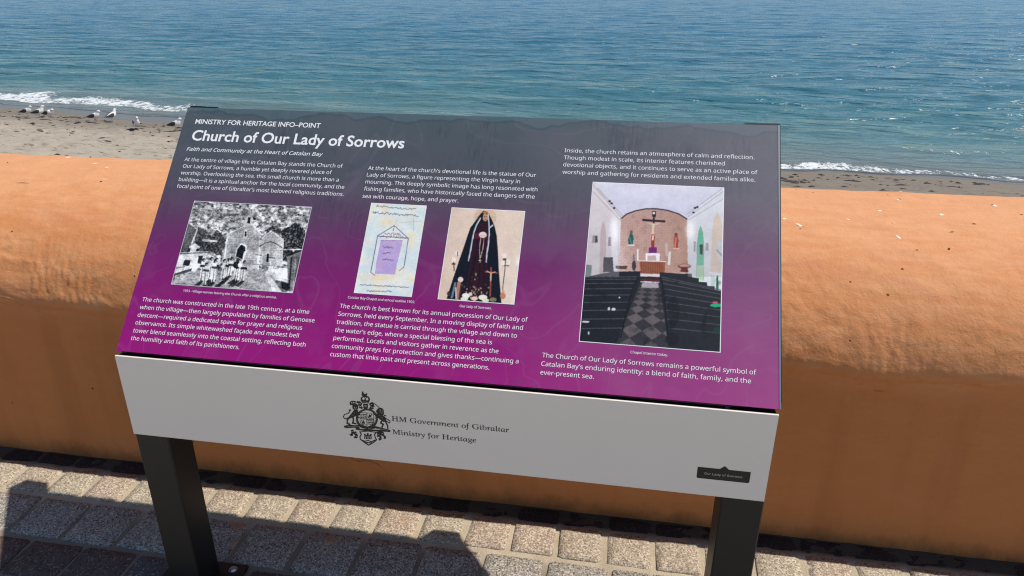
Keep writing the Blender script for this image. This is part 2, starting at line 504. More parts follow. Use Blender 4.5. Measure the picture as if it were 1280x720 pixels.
def pavement():
    xs = np.arange(-2.0, 3.4, 0.012); yg = np.arange(-0.80, 0.46, 0.012)
    X, Y = np.meshgrid(xs, yg)
    Z = GZ - 0.0034 + 0.0022 * fbm(X * 40, Y * 40, 3, 5) + 0.002 * fbm(X * 9, Y * 9, 3, 9)
    V = np.stack([X, Y, Z], -1).reshape(-1, 3)
    base = tag(link('pavement', mesh_from('pavement', V, grid_faces(len(yg), len(xs)), True), M['mortar']), kind='structure')

    def sett_mesh(w, d, seed, chip=0.35):
        """Worn stone: uneven eight-to-twelve sided outline, a worn shoulder and a slightly domed top."""
        r = random.Random(seed)
        bm = bmesh.new()
        n = 16
        pts = []
        cr = 0.010
        ring = []
        for (sx, sy) in ((1, -1), (1, 1), (-1, 1), (-1, -1)):
            cx_, cy_ = sx * (w / 2 - cr), sy * (d / 2 - cr)
            a0 = {(1, -1): -90, (1, 1): 0, (-1, 1): 90, (-1, -1): 180}[(sx, sy)]
            for k in range(4):
                a = R(a0 + k * 30)
                q = cr * r.uniform(0.75, 1.15)
                ring.append((cx_ + q * math.cos(a), cy_ + q * math.sin(a)))
        rings = []
        for sc_, z in ((1.0, -0.03), (1.0, -0.0022), (0.972, 0.0)):
            jit = [r.uniform(-0.0012, 0.0012) for _ in ring]
            rings.append([bm.verts.new((x * sc_ + j, y * sc_ + j, z + (r.uniform(-0.0012, 0.0008) if z > -0.02 else 0))) for (x, y), j in zip(ring, jit)])
        inner = [bm.verts.new((x * 0.55, y * 0.55, 0.0004 + r.uniform(-0.0009, 0.0009))) for x, y in ring]
        rings.append(inner)
        m = len(ring)
        for a, b in zip(rings, rings[1:]):
            for i in range(m):
                bm.faces.new((a[i], a[(i + 1) % m], b[(i + 1) % m], b[i]))
        bm.faces.new(inner)
        bmesh.ops.recalc_face_normals(bm, faces=bm.faces[:])
        me = bpy.data.meshes.new('sett'); bm.to_mesh(me); bm.free()
        me.polygons.foreach_set('use_smooth', np.ones(len(me.polygons), dtype=bool))
        return me

    def row(y0, y1, x_first, pitch, mats, gap=0.012, seed=0, xr=(-1.95, 3.3), dz=0.0, name='sett', gy=0.012):
        ks = 0.9311                              # sizes below were measured on a plane 9 cm lower
        y0, y1 = -1.058 + (y0 + 1.058) * ks, -1.058 + (y1 + 1.058) * ks
        x_first = 0.939 - (0.939 - x_first) * ks; pitch *= ks
        w, d = pitch - gap, (y1 - y0) - gy
        r = random.Random(seed)
        variants = {}
        k0 = math.ceil((xr[0] - x_first) / pitch); k1 = math.floor((xr[1] - x_first) / pitch)
        for k in range(k0, k1):
            xc = x_first + (k + 0.5) * pitch
            mt = mats(k, r) if callable(mats) else mats
            vi = (r.randrange(5), mt)
            if vi not in variants:
                me = sett_mesh(w, d, seed * 31 + vi[0]); me.materials.append(M[mt]); variants[vi] = me
            o = link(name, variants[vi], None, base)
            o.location = (xc + r.uniform(-.0015, .0015), (y0 + y1) / 2 + r.uniform(-.0015, .0015), GZ + dz + r.uniform(-.0012, .0012))
            o.rotation_euler = (R(r.uniform(-.6, .6)), R(r.uniform(-.6, .6)), R(r.uniform(-.9, .9)))

    row(0.468, 0.524, 0.197, 0.1225, 'gutter', seed=1, dz=-0.003, gap=0.010, gy=0.006)
    row(0.342, 0.468, 0.197, 0.1225, lambda k, r: 'tan', seed=2, gap=0.0125, gy=0.013)
    row(0.188, 0.341, 0.0, 0.158, 'grey', seed=3, gap=0.011)
    pat = lambda k, r: 'red' if k % 5 in (0, 1) else 'slate'
    row(0.060, 0.187, 0.075, 0.152, lambda k, r: 'red' if k < -2 or k % 7 == 3 else 'slate', seed=4, gap=0.009)
    row(-0.068, 0.059, 0.0, 0.152, pat, seed=5, gap=0.009)
    row(-0.195, -0.069, 0.07, 0.152, lambda k, r: 'red' if k % 4 == 1 else 'slate', seed=6, gap=0.009)
    row(-0.345, -0.196, 0.0, 0.158, 'grey', seed=7, gap=0.011)
    row(-0.470, -0.346, 0.197, 0.1225, 'tan', seed=8)
    row(-0.600, -0.471, 0.07, 0.152, pat, seed=9, gap=0.009)
    row(-0.730, -0.601, 0.0, 0.152, pat, seed=10, gap=0.009)


pavement()


# ------------------------------------------------------------------ the orange sea wall
def wall():
    # cross-section from the seaward foot over the coping to the landward foot
    key = [(1.02, -3.2), (1.02, 0.02), (1.035, 0.095), (0.98, 0.118), (0.86, 0.122), (0.72, 0.112), (0.60, 0.088), (0.52, 0.055), (0.462, 0.010),
           (0.424, -0.040), (0.404, -0.086), (0.399, -0.112), (0.404, -0.128), (0.4145, -0.142), (0.420, -0.165), (0.4195, -0.40), (0.416, -0.66)]
    # Catmull-Rom through the coping part
    P = np.array(key)
    dense = []
    for i in range(len(P) - 1):
        p0 = P[max(i - 1, 0)]; p1 = P[i]; p2 = P[i + 1]; p3 = P[min(i + 2, len(P) - 1)]
        ln = np.linalg.norm(p2 - p1)
        step = 0.10 if i == 0 else (0.0045 if i < 14 else 0.010)
        m = max(2, int(ln / step))
        for k in range(m):
            t = k / m
            if i in (0, 1) or i >= 13: q = p1 + (p2 - p1) * t
            else: q = 0.5 * ((2 * p1) + (-p0 + p2) * t + (2 * p0 - 5 * p1 + 4 * p2 - p3) * t * t + (-p0 + 3 * p1 - 3 * p2 + p3) * t ** 3)
            dense.append(q)
    dense.append(P[-1]); D = np.array(dense)
    T = np.gradient(D, axis=0); T /= np.linalg.norm(T, axis=1)[:, None]
    N = np.stack([T[:, 1], -T[:, 0]], 1)          # outward for this direction of travel
    N = -N if N[np.argmax(D[:, 1])][1] < 0 else N
    s = np.concatenate([[0], np.cumsum(np.linalg.norm(np.diff(D, axis=0), axis=1))])
    xs = np.concatenate([np.arange(-9, -2.0, 0.05), np.arange(-2.0, 2.6, 0.0048), np.arange(2.6, 9, 0.05)])
    X, S = np.meshgrid(xs, s)
    Y = np.repeat(D[:, 0][:, None], len(xs), 1); Z = np.repeat(D[:, 1][:, None], len(xs), 1)
    ny = N[:, 0][:, None]; nz = N[:, 1][:, None]
    cop = np.clip((D[:, 1] + 0.17) / 0.02, 0, 1)[:, None]                       # 1 on the coping
    front = np.clip((0.08 - D[:, 1]) / 0.10, 0, 1)[:, None] * cop * (D[:, 0] < 0.8)[:, None]
    h = 0.0016 * fbm(X * 9, S * 9, 3, 3) * 1.0
    h = h + cop * (0.006 * fbm(X * 2.4, S * 3.2, 3, 11) + 0.0015 * fbm(X * 22, S * 30, 3, 21))
    rid = 1 - np.abs(fbm(X * 26 + 6 * S, S * 44, 4, 31))
    h = h + front * (0.0014 * (rid - 0.75) * (0.35 + 0.65 * np.clip(fbm(X * 5, S * 5, 2, 44) + 0.5, 0, 1)) + 0.0019 * fbm(X * 105 + 9 * vnoise(X * 9, S * 9, 7), S * 48, 2, 51) * (0.5 + np.clip(vnoise(X * 4, S * 6, 54), -.3, 1)) + 0.0024 * fbm(X * 7, S * 12, 4, 61, .42))
    fold = np.clip(1 - np.abs(fbm(X * 3.4 + 2 * S, S * 9, 4, 131)) * 14, 0, 1) * np.clip(fbm(X * 1.7, S * 3, 2, 133) + 0.15, 0, 1)
    h = h + front * 0.0060 * fold
    # the undercut lip of the coping wavers along its length
    lip = 0.007 * fbm(X * 3.1, X * 0 + 4.2, 3, 71) + 0.0035 * fbm(X * 24, X * 0 + 1.2, 3, 75)
    drop = np.interp(xs, [-9, -0.75, -0.35, 0.4, 1.28, 1.5, 1.8, 9], [0.016, 0.016, -0.004, 0.0, 0.002, -0.012, 0.002, 0])[None, :]
    k = np.clip((0.06 - D[:, 1]) / 0.16, 0, 1)[:, None] * (D[:, 1] > -0.17)[:, None] * (D[:, 0] < 0.8)[:, None]
    Z = Z + (lip + drop) * k
    Y = Y + ny * h; Z = Z + nz * h
    V = np.stack([X, Y, Z], -1).reshape(-1, 3)
    F = grid_faces(len(s), len(xs))
    me = mesh_from('sea_wall', V, F, True)
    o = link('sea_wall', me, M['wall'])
    tag(o, 'low orange rendered sea wall with a thick rounded coping between paving and beach', 'wall')
    # chalky droppings and dark chips lying on the coping
    def topz(x, y):
        i = np.argmin(np.abs(xs - x)); j0 = np.argmax((D[:, 0] < 1.03) & (D[:, 1] > 0))
        jj = np.arange(len(s))[(D[:, 1] > -0.09)]
        j = jj[np.argmin(np.abs(Y[jj, i] - y))]
        return Z[j, i]

    def blobs(spots, name, mat, up):
        bm = bmesh.new()
        for (x, y, a, b, rot) in spots:
            n = 11; ph = random.random() * 9
            c = bm.verts.new((x, y, topz(x, y) + up + 0.0012))
            vs = []
            for i in range(n):
                t = i / n * 2 * math.pi
                q = 1 + 0.30 * math.sin(2 * t + ph) + 0.2 * math.sin(5 * t + ph * 2)
                dx, dy = a * .72 * q * math.cos(t), b * .6 * q * math.sin(t)
                px, py = x + dx * math.cos(rot) - dy * math.sin(rot), y + dx * math.sin(rot) + dy * math.cos(rot)
                vs.append(bm.verts.new((px, py, topz(px, py) + up)))
            for i in range(n): bm.faces.new((c, vs[i], vs[(i + 1) % n]))
        me2 = bm_mesh(name, bm, True)
        link(name, me2, M[mat], o)
    blobs([(-0.849, 0.967, .012, .022, .2), (1.624, 0.90, .006, .012, .2), (1.845, 0.884, .009, .014, .1), (1.69, 0.792, .008, .011, .3), (1.553, 0.651, .006, .010, .4),
           (1.34, 0.687, .012, .008, -.5), (1.31, 0.715, .006, .006, .2), (-.63, .86, .010, .006, 0), (-.70, .90, .009, .007, .4), (1.46, .73, .005, .007, .3), (1.55, .80, .007, .009, .1),
           (-.57, .76, .014, .005, .1), (1.66, 1.0, .006, .01, 0), (1.56, .72, .003, .004, 0), (-.45, .98, .006, .012, 0), (1.25, .80, .002, .003, 0)],
          'dropping_mark', 'dropping', 0.0006)
    blobs([(1.628, 0.905, .0055, .005, 0), (1.842, 0.889, .003, .003, 0), (1.65, 0.611, .004, .005, 0), (1.745, .74, .008, .002, -.3), (-0.97, .86, .004, .004, 0), (-.56, .74, .004, .005, 0),
           (1.58, .6, .003, .002, 0), (1.34, .668, .003, .002, 0), (1.68, .69, .006, .002, .1), (1.86, .68, .006, .0015, .2), (-.78, .70, .028, .0012, .06)], 'dark_chip', 'chip', 0.0015)


wall()


# ------------------------------------------------------------------ beach and sea
def beach_z(x, y, rough=True):
    d = shore_y(x) - y
    z = ZS + SL * d
    z = np.where(d < 0, ZS + 0.12 * d, z)
    z = np.maximum(z, ZS - 6)
    if rough:
        amp = np.clip((d - 1.5) / 2.5, 0, 1)
        z = z + amp * (0.055 * fbm(x * 1.1, y * 1.6, 4, 81, .55) + 0.02 * fbm(x * 4.5, y * 5.5, 3, 85))
        pits = np.clip(fbm(x * 3.0, y * 4.6, 2, 91) - 0.22, 0, 1)
        z = z - amp * 0.16 * pits
    return z


def beach():
    xs = np.concatenate([np.linspace(-300, -40, 20), np.linspace(-38, -27, 16), np.arange(-26.5, 16, 0.085), np.linspace(17, 300, 24)])
    ysb = np.concatenate([np.linspace(1.0, 12.8, 18), np.arange(13, 24.5, 0.07), np.linspace(25, 120, 24)])
    X, Y = np.meshgrid(xs, ysb)
    Z = beach_z(X, Y)
    Z = np.where(Y < 2, np.minimum(Z, ZS + 1.6), Z)
    me = mesh_from('beach', np.stack([X, Y, Z], -1).reshape(-1, 3), grid_faces(len(ysb), len(xs)), True)
    add_float(me, 'upshore', shore_y(X) - Y)
    ww = np.interp(X, [-30, -22, -16, -13, 2, 12], [1.1, 1.2, 1.5, 1.5, .45, .35]) * (1 + .12 * vnoise(X * .9, X * 0, 95))
    add_float(me, 'wetness', np.clip((ww - (shore_y(X) - Y)) / 0.18 + .5, 0, 1))
    tag(link('beach', me, M['beach']), kind='structure')
    # scattered clumps of dark seaweed and driftwood bits on the sand
    bm = bmesh.new()
    r = random.Random(3)
    n = 0
    while n < 1100:
        x = r.uniform(-27, 14); d = abs(r.gauss(0, 1)) * 2.4 + (1.9 if x < -5 else .8)
        if vnoise(np.array([x * .5]), np.array([d * .9]), 5)[0] < -0.1 and r.random() < .75: continue
        y = float(shore_y(np.array(x))) - d
        if y < 12: continue
        a = r.uniform(.02, .13) if r.random() < .9 else r.uniform(.13, .30); b = a * r.uniform(.35, .9); rot = r.uniform(-.5, .5)
        hgt = r.uniform(.008, .035)
        k = 7
        vs = []
        z0 = float(beach_z(np.array([x]), np.array([y]))[0])
        c = bm.verts.new((x, y, z0 + hgt))
        for i in range(k):
            t = i / k * 2 * math.pi; q = r.uniform(.5, 1.25)
            px = x + a * q * math.cos(t) * math.cos(rot) - b * q * math.sin(t) * math.sin(rot)
            py = y + a * q * math.cos(t) * math.sin(rot) + b * q * math.sin(t) * math.cos(rot)
            vs.append(bm.verts.new((px, py, float(beach_z(np.array([px]), np.array([py]))[0]) - 0.004)))
        for i in range(k): bm.faces.new((c, vs[i], vs[(i + 1) % k]))
        n += 1
    tag(link('seaweed_litter', bm_mesh('seaweed_litter', bm), M['wrack']), 'dark scraps of seaweed strewn over the grey sand', 'seaweed', kind='stuff')


beach()


def sea():
    # rows get wider apart with distance from the shore, columns towards the sides
    def prog(a, b, s0, g):
        out = [a]; s_ = s0
        while out[-1] < b:
            out.append(out[-1] + s_); s_ *= g
        return out
    side = np.array(prog(0, 7000, 0.10, 1.0)[:300])
    xr = list(np.arange(-34, 22, 0.10))
    left = -np.array(prog(34.2, 9000, 0.2, 1.022))[::-1]; right = np.array(prog(22.2, 9000, 0.2, 1.022))
    xs = np.concatenate([left, xr, right])
    ysn = np.array(prog(-2.5, 9000, 0.055, 1.0085))     # offset from the shore
    ysn = ysn[ysn < 12000]
    X, D = np.meshgrid(xs, ysn)
    f = np.clip(1 - D / 400.0, 0, 1)
    Y = np.interp(X, [-9000, 9000], [0, 0]) + shore_y(X) * f + (1 - f) * 20 + D
    Z = np.zeros_like(X)
    r = np.random.default_rng(5)
    amp_shore = np.clip(D / 5.0, 0.0, 1.0) * 0.9 + 0.06
    for i in range(46):
        lam = 0.35 * (1.10 ** i) if i < 30 else r.uniform(1.2, 7.0)
        th = r.normal(0, 0.36) if lam < 2.5 else r.normal(0.05, 0.16)
        kx, ky = 2 * math.pi / lam * math.sin(th), 2 * math.pi / lam * math.cos(th)
        a = 0.0068 * lam ** 0.95 if lam < 2.2 else 0.016 * (2.2 / lam) ** 0.3
        res = np.clip((lam / 0.35 * 14.0) / (D + 6), 0, 1) ** 1.5
        wv = np.sin(kx * X + ky * Y + r.uniform(0, 6.28) + 1.1 * vnoise(X / (lam * 5), Y / (lam * 5), 200 + i))
        g = 0.55 + 0.45 * vnoise(X / (lam * 7 + 2), Y / (lam * 7 + 2), 300 + i)
        Z += a * g * res * (wv + 0.22 * wv * wv)
    Z *= amp_shore
    # one low swell line heaping up before it breaks
    sw = D - 2.6 - 0.9 * vnoise(X * 0.11, X * 0, 401)
    Z += 0.10 * np.exp(-(sw / 0.7) ** 2) * (0.5 + 0.5 * vnoise(X * .25, X * 0 + 3, 402))
    sw2 = D - 9.5 - 2.2 * vnoise(X * 0.07, X * 0, 411)
    Z += 0.055 * np.exp(-(sw2 / 1.3) ** 2) * (0.6 + 0.6 * vnoise(X * .12, X * 0 + 3, 412))
    sw3 = D - 15.5 - 3 * vnoise(X * 0.05, X * 0, 421)
    Z += 0.05 * np.exp(-(sw3 / 1.8) ** 2) * (0.6 + 0.6 * vnoise(X * .1, X * 0 + 3, 422))
    edge = 0.012 * np.clip(1 - np.abs(D) / 0.6, 0, 1)
    Z = ZS + Z + edge
    # where the swash sheet runs out it dips beneath the sand
    run = 0.25 * (0.5 + 0.5 * vnoise(X * 0.45, X * 0 + 7, 431)) + 0.18 * vnoise(X * 1.7, X * 0, 433)
    Z = np.where(D < 0, ZS + 0.014 - SL * np.minimum(D, 0) * (D > -run) - np.clip(-D - run, 0, 9) * 0.4 + 0.006 * vnoise(X * 6, D * 9, 5), Z)
    me = mesh_from('sea', np.stack([X, Y, Z], -1).reshape(-1, 3), grid_faces(len(ysn), len(xs)), True)
    # how much foam: strong lip at the edge (wide at the left, narrow at the right), loose flecks behind
    wid = np.interp(X, [-40, -24, -17, -12, 0, 5, 12, 30], [1.9, 1.8, 1.5, 1.2, 0.8, 0.95, 0.5, 0.8]) * (1 + 0.35 * vnoise(X * .8, X * 0, 441))
    off = np.interp(X, [-24, -15, -8, 3], [0.75, 1.0, 0.6, 0.0]) * (1 + 0.25 * vnoise(X * .6, X * 0, 445))
    lipf = np.exp(-np.clip(D - off - wid * 0.5, 0, 99) ** 2 / (0.5 * wid) ** 2) * np.clip((D - off + 0.25) / 0.3, 0, 1)
    fr = np.clip((D + run) / 0.15, 0, 1)
    strength = np.interp(X, [-30, -17, -13, 3, 6, 9, 14], [0.80, 0.72, 0.60, 0.76, 0.74, 0.62, 0.68])
    fleck = 0.42 * np.clip(1 - np.abs(D - 2.2) / 3.2, 0, 1) * (0.75 + 0.5 * vnoise(X * .33, D * .5, 451))
    foam = np.maximum(lipf * strength * np.where(X < -3, 1, fr), fleck)
    back = 0.25 * np.exp(-(sw / 0.55) ** 2) * np.clip(vnoise(X * .3, X * 0 + 8, 461) + .3, 0, 1)
    add_float(me, 'shore', D); add_float(me, 'foam', foam + back)
    tag(link('sea', me, M['sea']), kind='structure')


sea()


# ------------------------------------------------------------------ gulls on the sand
def loft(rings, n=12, cap=True):
    """rings: (x, y, z, ry, rz, pitch) along a path; returns bmesh"""
    bm = bmesh.new(); prev = None; first = last = None
    for (x, y, z, ry, rz, p) in rings:
        cp, sp = math.cos(p), math.sin(p)
        vs = []
        for i in range(n):
            a = i / n * 2 * math.pi
            dy, dz = ry * math.cos(a), rz * math.sin(a)
            vs.append(bm.verts.new((x - dz * sp, y + dy, z + dz * cp)))
        if prev:
            for i in range(n): bm.faces.new((prev[i], prev[(i + 1) % n], vs[(i + 1) % n], vs[i]))
        else: first = vs
        prev = vs
    bm.faces.new(first); bm.faces.new(prev)
    return bm


def make_gull(variant):
    root = empty('gull')
    up = {'alert': 0.0, 'hunched': -0.045, 'upright': 0.03}[variant]
    # one continuous trunk, neck and head
    body = [(-.215, 0, .205, .010, .008, 0), (-.17, 0, .212, .045, .030, 0), (-.10, 0, .220, .078, .068, 0), (-.02, 0, .228, .094, .092, .05), (.06, 0, .243, .096, .104, .3),
            (.105, 0, .275, .080, .086, .7), (.128, 0, .312 + up * .4, .060, .064, 1.1), (.140, 0, .345 + up, .048, .051, 1.2), (.150, 0, .372 + up, .046, .047, .7), (.176, 0, .390 + up, .043, .042, .2),
            (.205, 0, .388 + up, .032, .030, 0), (.226, 0, .381 + up, .014, .013, 0)]
    link('body', bm_mesh('body', loft(body), True), M['gull_white'], root)
    bill = [(.216, 0, .379 + up, .010, .011, 0), (.245, 0, .377 + up, .007, .009, 0), (.266, 0, .372 + up, .005, .008, -.2), (.276, 0, .364 + up, .002, .003, -.6)]
    link('bill', bm_mesh('bill', loft(bill, 8), True), M['gull_bill'], root)
    tail = [(-.17, 0, .214, .036, .012, 0), (-.25, 0, .200, .042, .006, 0), (-.30, 0, .192, .036, .004, 0)]
    link('tail', bm_mesh('tail', loft(tail, 10), True), M['gull_white'], root)
    for s in (-1, 1):
        w = [(.060, s * .074, .262, .010, .022, 0), (.03, s * .090, .258, .015, .056, 0), (-.03, s * .091, .246, .018, .070, -.05), (-.11, s * .078, .230, .016, .056, -.1), (-.19, s * .052, .212, .013, .036, -.1),
             (-.26, s * .028, .200, .009, .018, -.1), (-.31, s * .014, .194, .003, .006, -.1)]
        link('wing', bm_mesh('wing', loft(w, 10), True), M['gull_dark'], root)
        bm = loft([(.162, s * .040, .394 + up, .004, .005, 0), (.170, s * .043, .395 + up, .006, .006, 0), (.178, s * .041, .394 + up, .003, .004, 0)], 6)
        link('eye', bm_mesh('eye', bm, True), M['ink_black'], root)
        # leg: thigh, ankle joint, shank and a three-toed foot
        bm = bmesh.new()
        def tube(a, b, r0, r1):
            a, b = Vector(a), Vector(b); d = (b - a).normalized(); u = d.orthogonal().normalized(); v = d.cross(u)
            A = [bm.verts.new(a + (u * math.cos(t) + v * math.sin(t)) * r0) for t in [k * math.pi / 3 for k in range(6)]]
            B = [bm.verts.new(b + (u * math.cos(t) + v * math.sin(t)) * r1) for t in [k * math.pi / 3 for k in range(6)]]
            for k in range(6): bm.faces.new((A[k], A[(k + 1) % 6], B[(k + 1) % 6], B[k]))
            bm.faces.new(A); bm.faces.new(B)
        tube((.01, s * .036, .175), (-.004, s * .036, .095), .010, .005)
        tube((-.004, s * .036, .095), (.006, s * .037, .006), .0055, .0045)
        for a in (-.45, 0, .45): tube((.004, s * .037, .006), (.004 + .055 * math.cos(a), s * .037 + .055 * math.sin(a), .003), .004, .002)
        link('leg', bm_mesh('leg', bm), M['gull_leg'], root)
    return root


def copy_tree(o):
    c = o.copy(); COL.objects.link(c)
    for ch in o.children:
        k = ch.copy(); COL.objects.link(k); k.parent = c
    return c


G0 = {v: make_gull(v) for v in ('alert', 'hunched', 'upright')}
used = set()
gulls = [
    (-19.455, 20.743, 'alert', 12, 1.0, 'gull farthest from the board, at the left end of the group of three'),
    (-18.849, 20.576, 'upright', 28, 1.0, 'middle gull of the group of three, standing with its neck stretched up'),
    (-18.169, 20.240, 'hunched', -6, 1.08, 'stooping gull at the right end of the group of three'),
    (-16.496, 20.236, 'alert', 10, 1.05, 'nearer gull of the pair standing close together, side on to the sea'),
    (-16.30, 20.785, 'upright', 72, 1.0, 'farther gull of the pair, turned towards the water'),
    (-14.180, 19.099, 'upright', -38, 1.0, 'lone gull between the pair and the board, breast turned to the wall'),
    (-12.728, 18.894, 'alert', 6, 1.08, 'gull standing nearest the board, partly hidden behind its top corner'),
]
for (x, y, v, rz, s, lab) in gulls:
    g = G0[v] if v not in used else copy_tree(G0[v])
    used.add(v)
    z = float(beach_z(np.array([x]), np.array([y]))[0])
    g.location = (x, y, z - 0.003); g.rotation_euler = (0, 0, R(rz)); g.scale = (s * 0.90,) * 3
    tag(g, lab, 'gull', 'gulls standing on the beach')


# ------------------------------------------------------------------ flat art for the printed pictures
def quad_h(src, dst):
    A = []
    for (x, y), (u, v) in zip(src, dst):
        A.append([x, y, 1, 0, 0, 0, -u * x, -u * y, -u]); A.append([0, 0, 0, x, y, 1, -v * x, -v * y, -v])
    return np.linalg.svd(np.array(A, float))[2][-1].reshape(3, 3)


class Art:
    """Small raster drawn with polygons; becomes point colours on a fine flat mesh (a printed picture)."""
    def __init__(s, w, h, corners):
        s.w, s.h = w, h
        s.U, s.V = np.meshgrid((np.arange(w) + .5) / w, (np.arange(h) + .5) / h)
        Hm = quad_h([(0, 0), (1, 0), (1, 1), (0, 1)], corners)
        q = Hm @ np.stack([s.U.ravel(), s.V.ravel(), np.ones(w * h)])
        s.X = (q[0] / q[2]).reshape(h, w); s.Y = (q[1] / q[2]).reshape(h, w)
        s.C = np.zeros((h, w, 3)) + 128.0

    def put(s, m, col, a=1.0):
        col = np.asarray(col, float)
        m = m * a
        s.C = s.C * (1 - m[..., None]) + col * m[..., None]

    def mask(s, pts):
        m = np.zeros(s.X.shape, bool); n = len(pts)
        for i in range(n):
            x0, y0 = pts[i]; x1, y1 = pts[(i + 1) % n]
            if y0 == y1: continue
            c = ((s.Y >= min(y0, y1)) & (s.Y < max(y0, y1))) & (s.X < (x1 - x0) * (s.Y - y0) / (y1 - y0) + x0)
            m ^= c
        return m.astype(float)

    def poly(s, pts, col, a=1.0): s.put(s.mask(pts), col, a)

    def ell(s, cx, cy, rx, ry, col, a=1.0, rot=0):
        c, k = math.cos(rot), math.sin(rot)
        dx, dy = s.X - cx, s.Y - cy
        d = ((dx * c + dy * k) / rx) ** 2 + ((-dx * k + dy * c) / ry) ** 2
        s.put((d < 1).astype(float), col, a)

    def glow(s, cx, cy, rx, ry, col, a=1.0):
        s.put(np.exp(-(((s.X - cx) / rx) ** 2 + ((s.Y - cy) / ry) ** 2)), col, a)

    def line(s, pts, th, col, a=1.0):
        m = np.zeros(s.X.shape)
        for (x0, y0), (x1, y1) in zip(pts, pts[1:]):
            dx, dy = x1 - x0, y1 - y0; L2 = dx * dx + dy * dy + 1e-9
            t = np.clip(((s.X - x0) * dx + (s.Y - y0) * dy) / L2, 0, 1)
            d = np.hypot(s.X - x0 - t * dx, s.Y - y0 - t * dy)
            m = np.maximum(m, np.clip(th / 2 + .8 - d, 0, 1.0))
        s.put(m, col, a)

    def soften(s, k=1, grain=8, seed=1, tone=10):
        for _ in range(k):
            P = np.pad(s.C, ((1, 1), (1, 1), (0, 0)), 'edge')
            s.C = (P[:-2, 1:-1] + P[2:, 1:-1] + P[1:-1, :-2] + P[1:-1, 2:] + 2 * P[1:-1, 1:-1]) / 6
        h, w = s.C.shape[:2]
        gx, gy_ = np.meshgrid(np.arange(w), np.arange(h))
        s.C = s.C * (1 + tone / 100 * fbm(gx / 22, gy_ / 22, 5, seed, .65))[..., None] + (grain * fbm(gx / 2.3, gy_ / 2.3, 2, seed + 5))[..., None]

    def mesh(s, name, to3):
        """to3(u, v) with v downwards -> (N,3)"""
        u = np.linspace(0, 1, s.w); v = np.linspace(0, 1, s.h)
        Ug, Vg = np.meshgrid(u, v)
        P = to3(Ug.ravel(), Vg.ravel())
        me = mesh_from(name, P, grid_faces(s.h, s.w)[:, ::-1])
        col = np.ones((s.w * s.h, 4), np.float32); col[:, :3] = lin(np.clip(s.C, 0, 255)).reshape(-1, 3)
        a = me.attributes.new('Col', 'FLOAT_COLOR', 'POINT'); a.data.foreach_set('color', col.ravel())
        return me


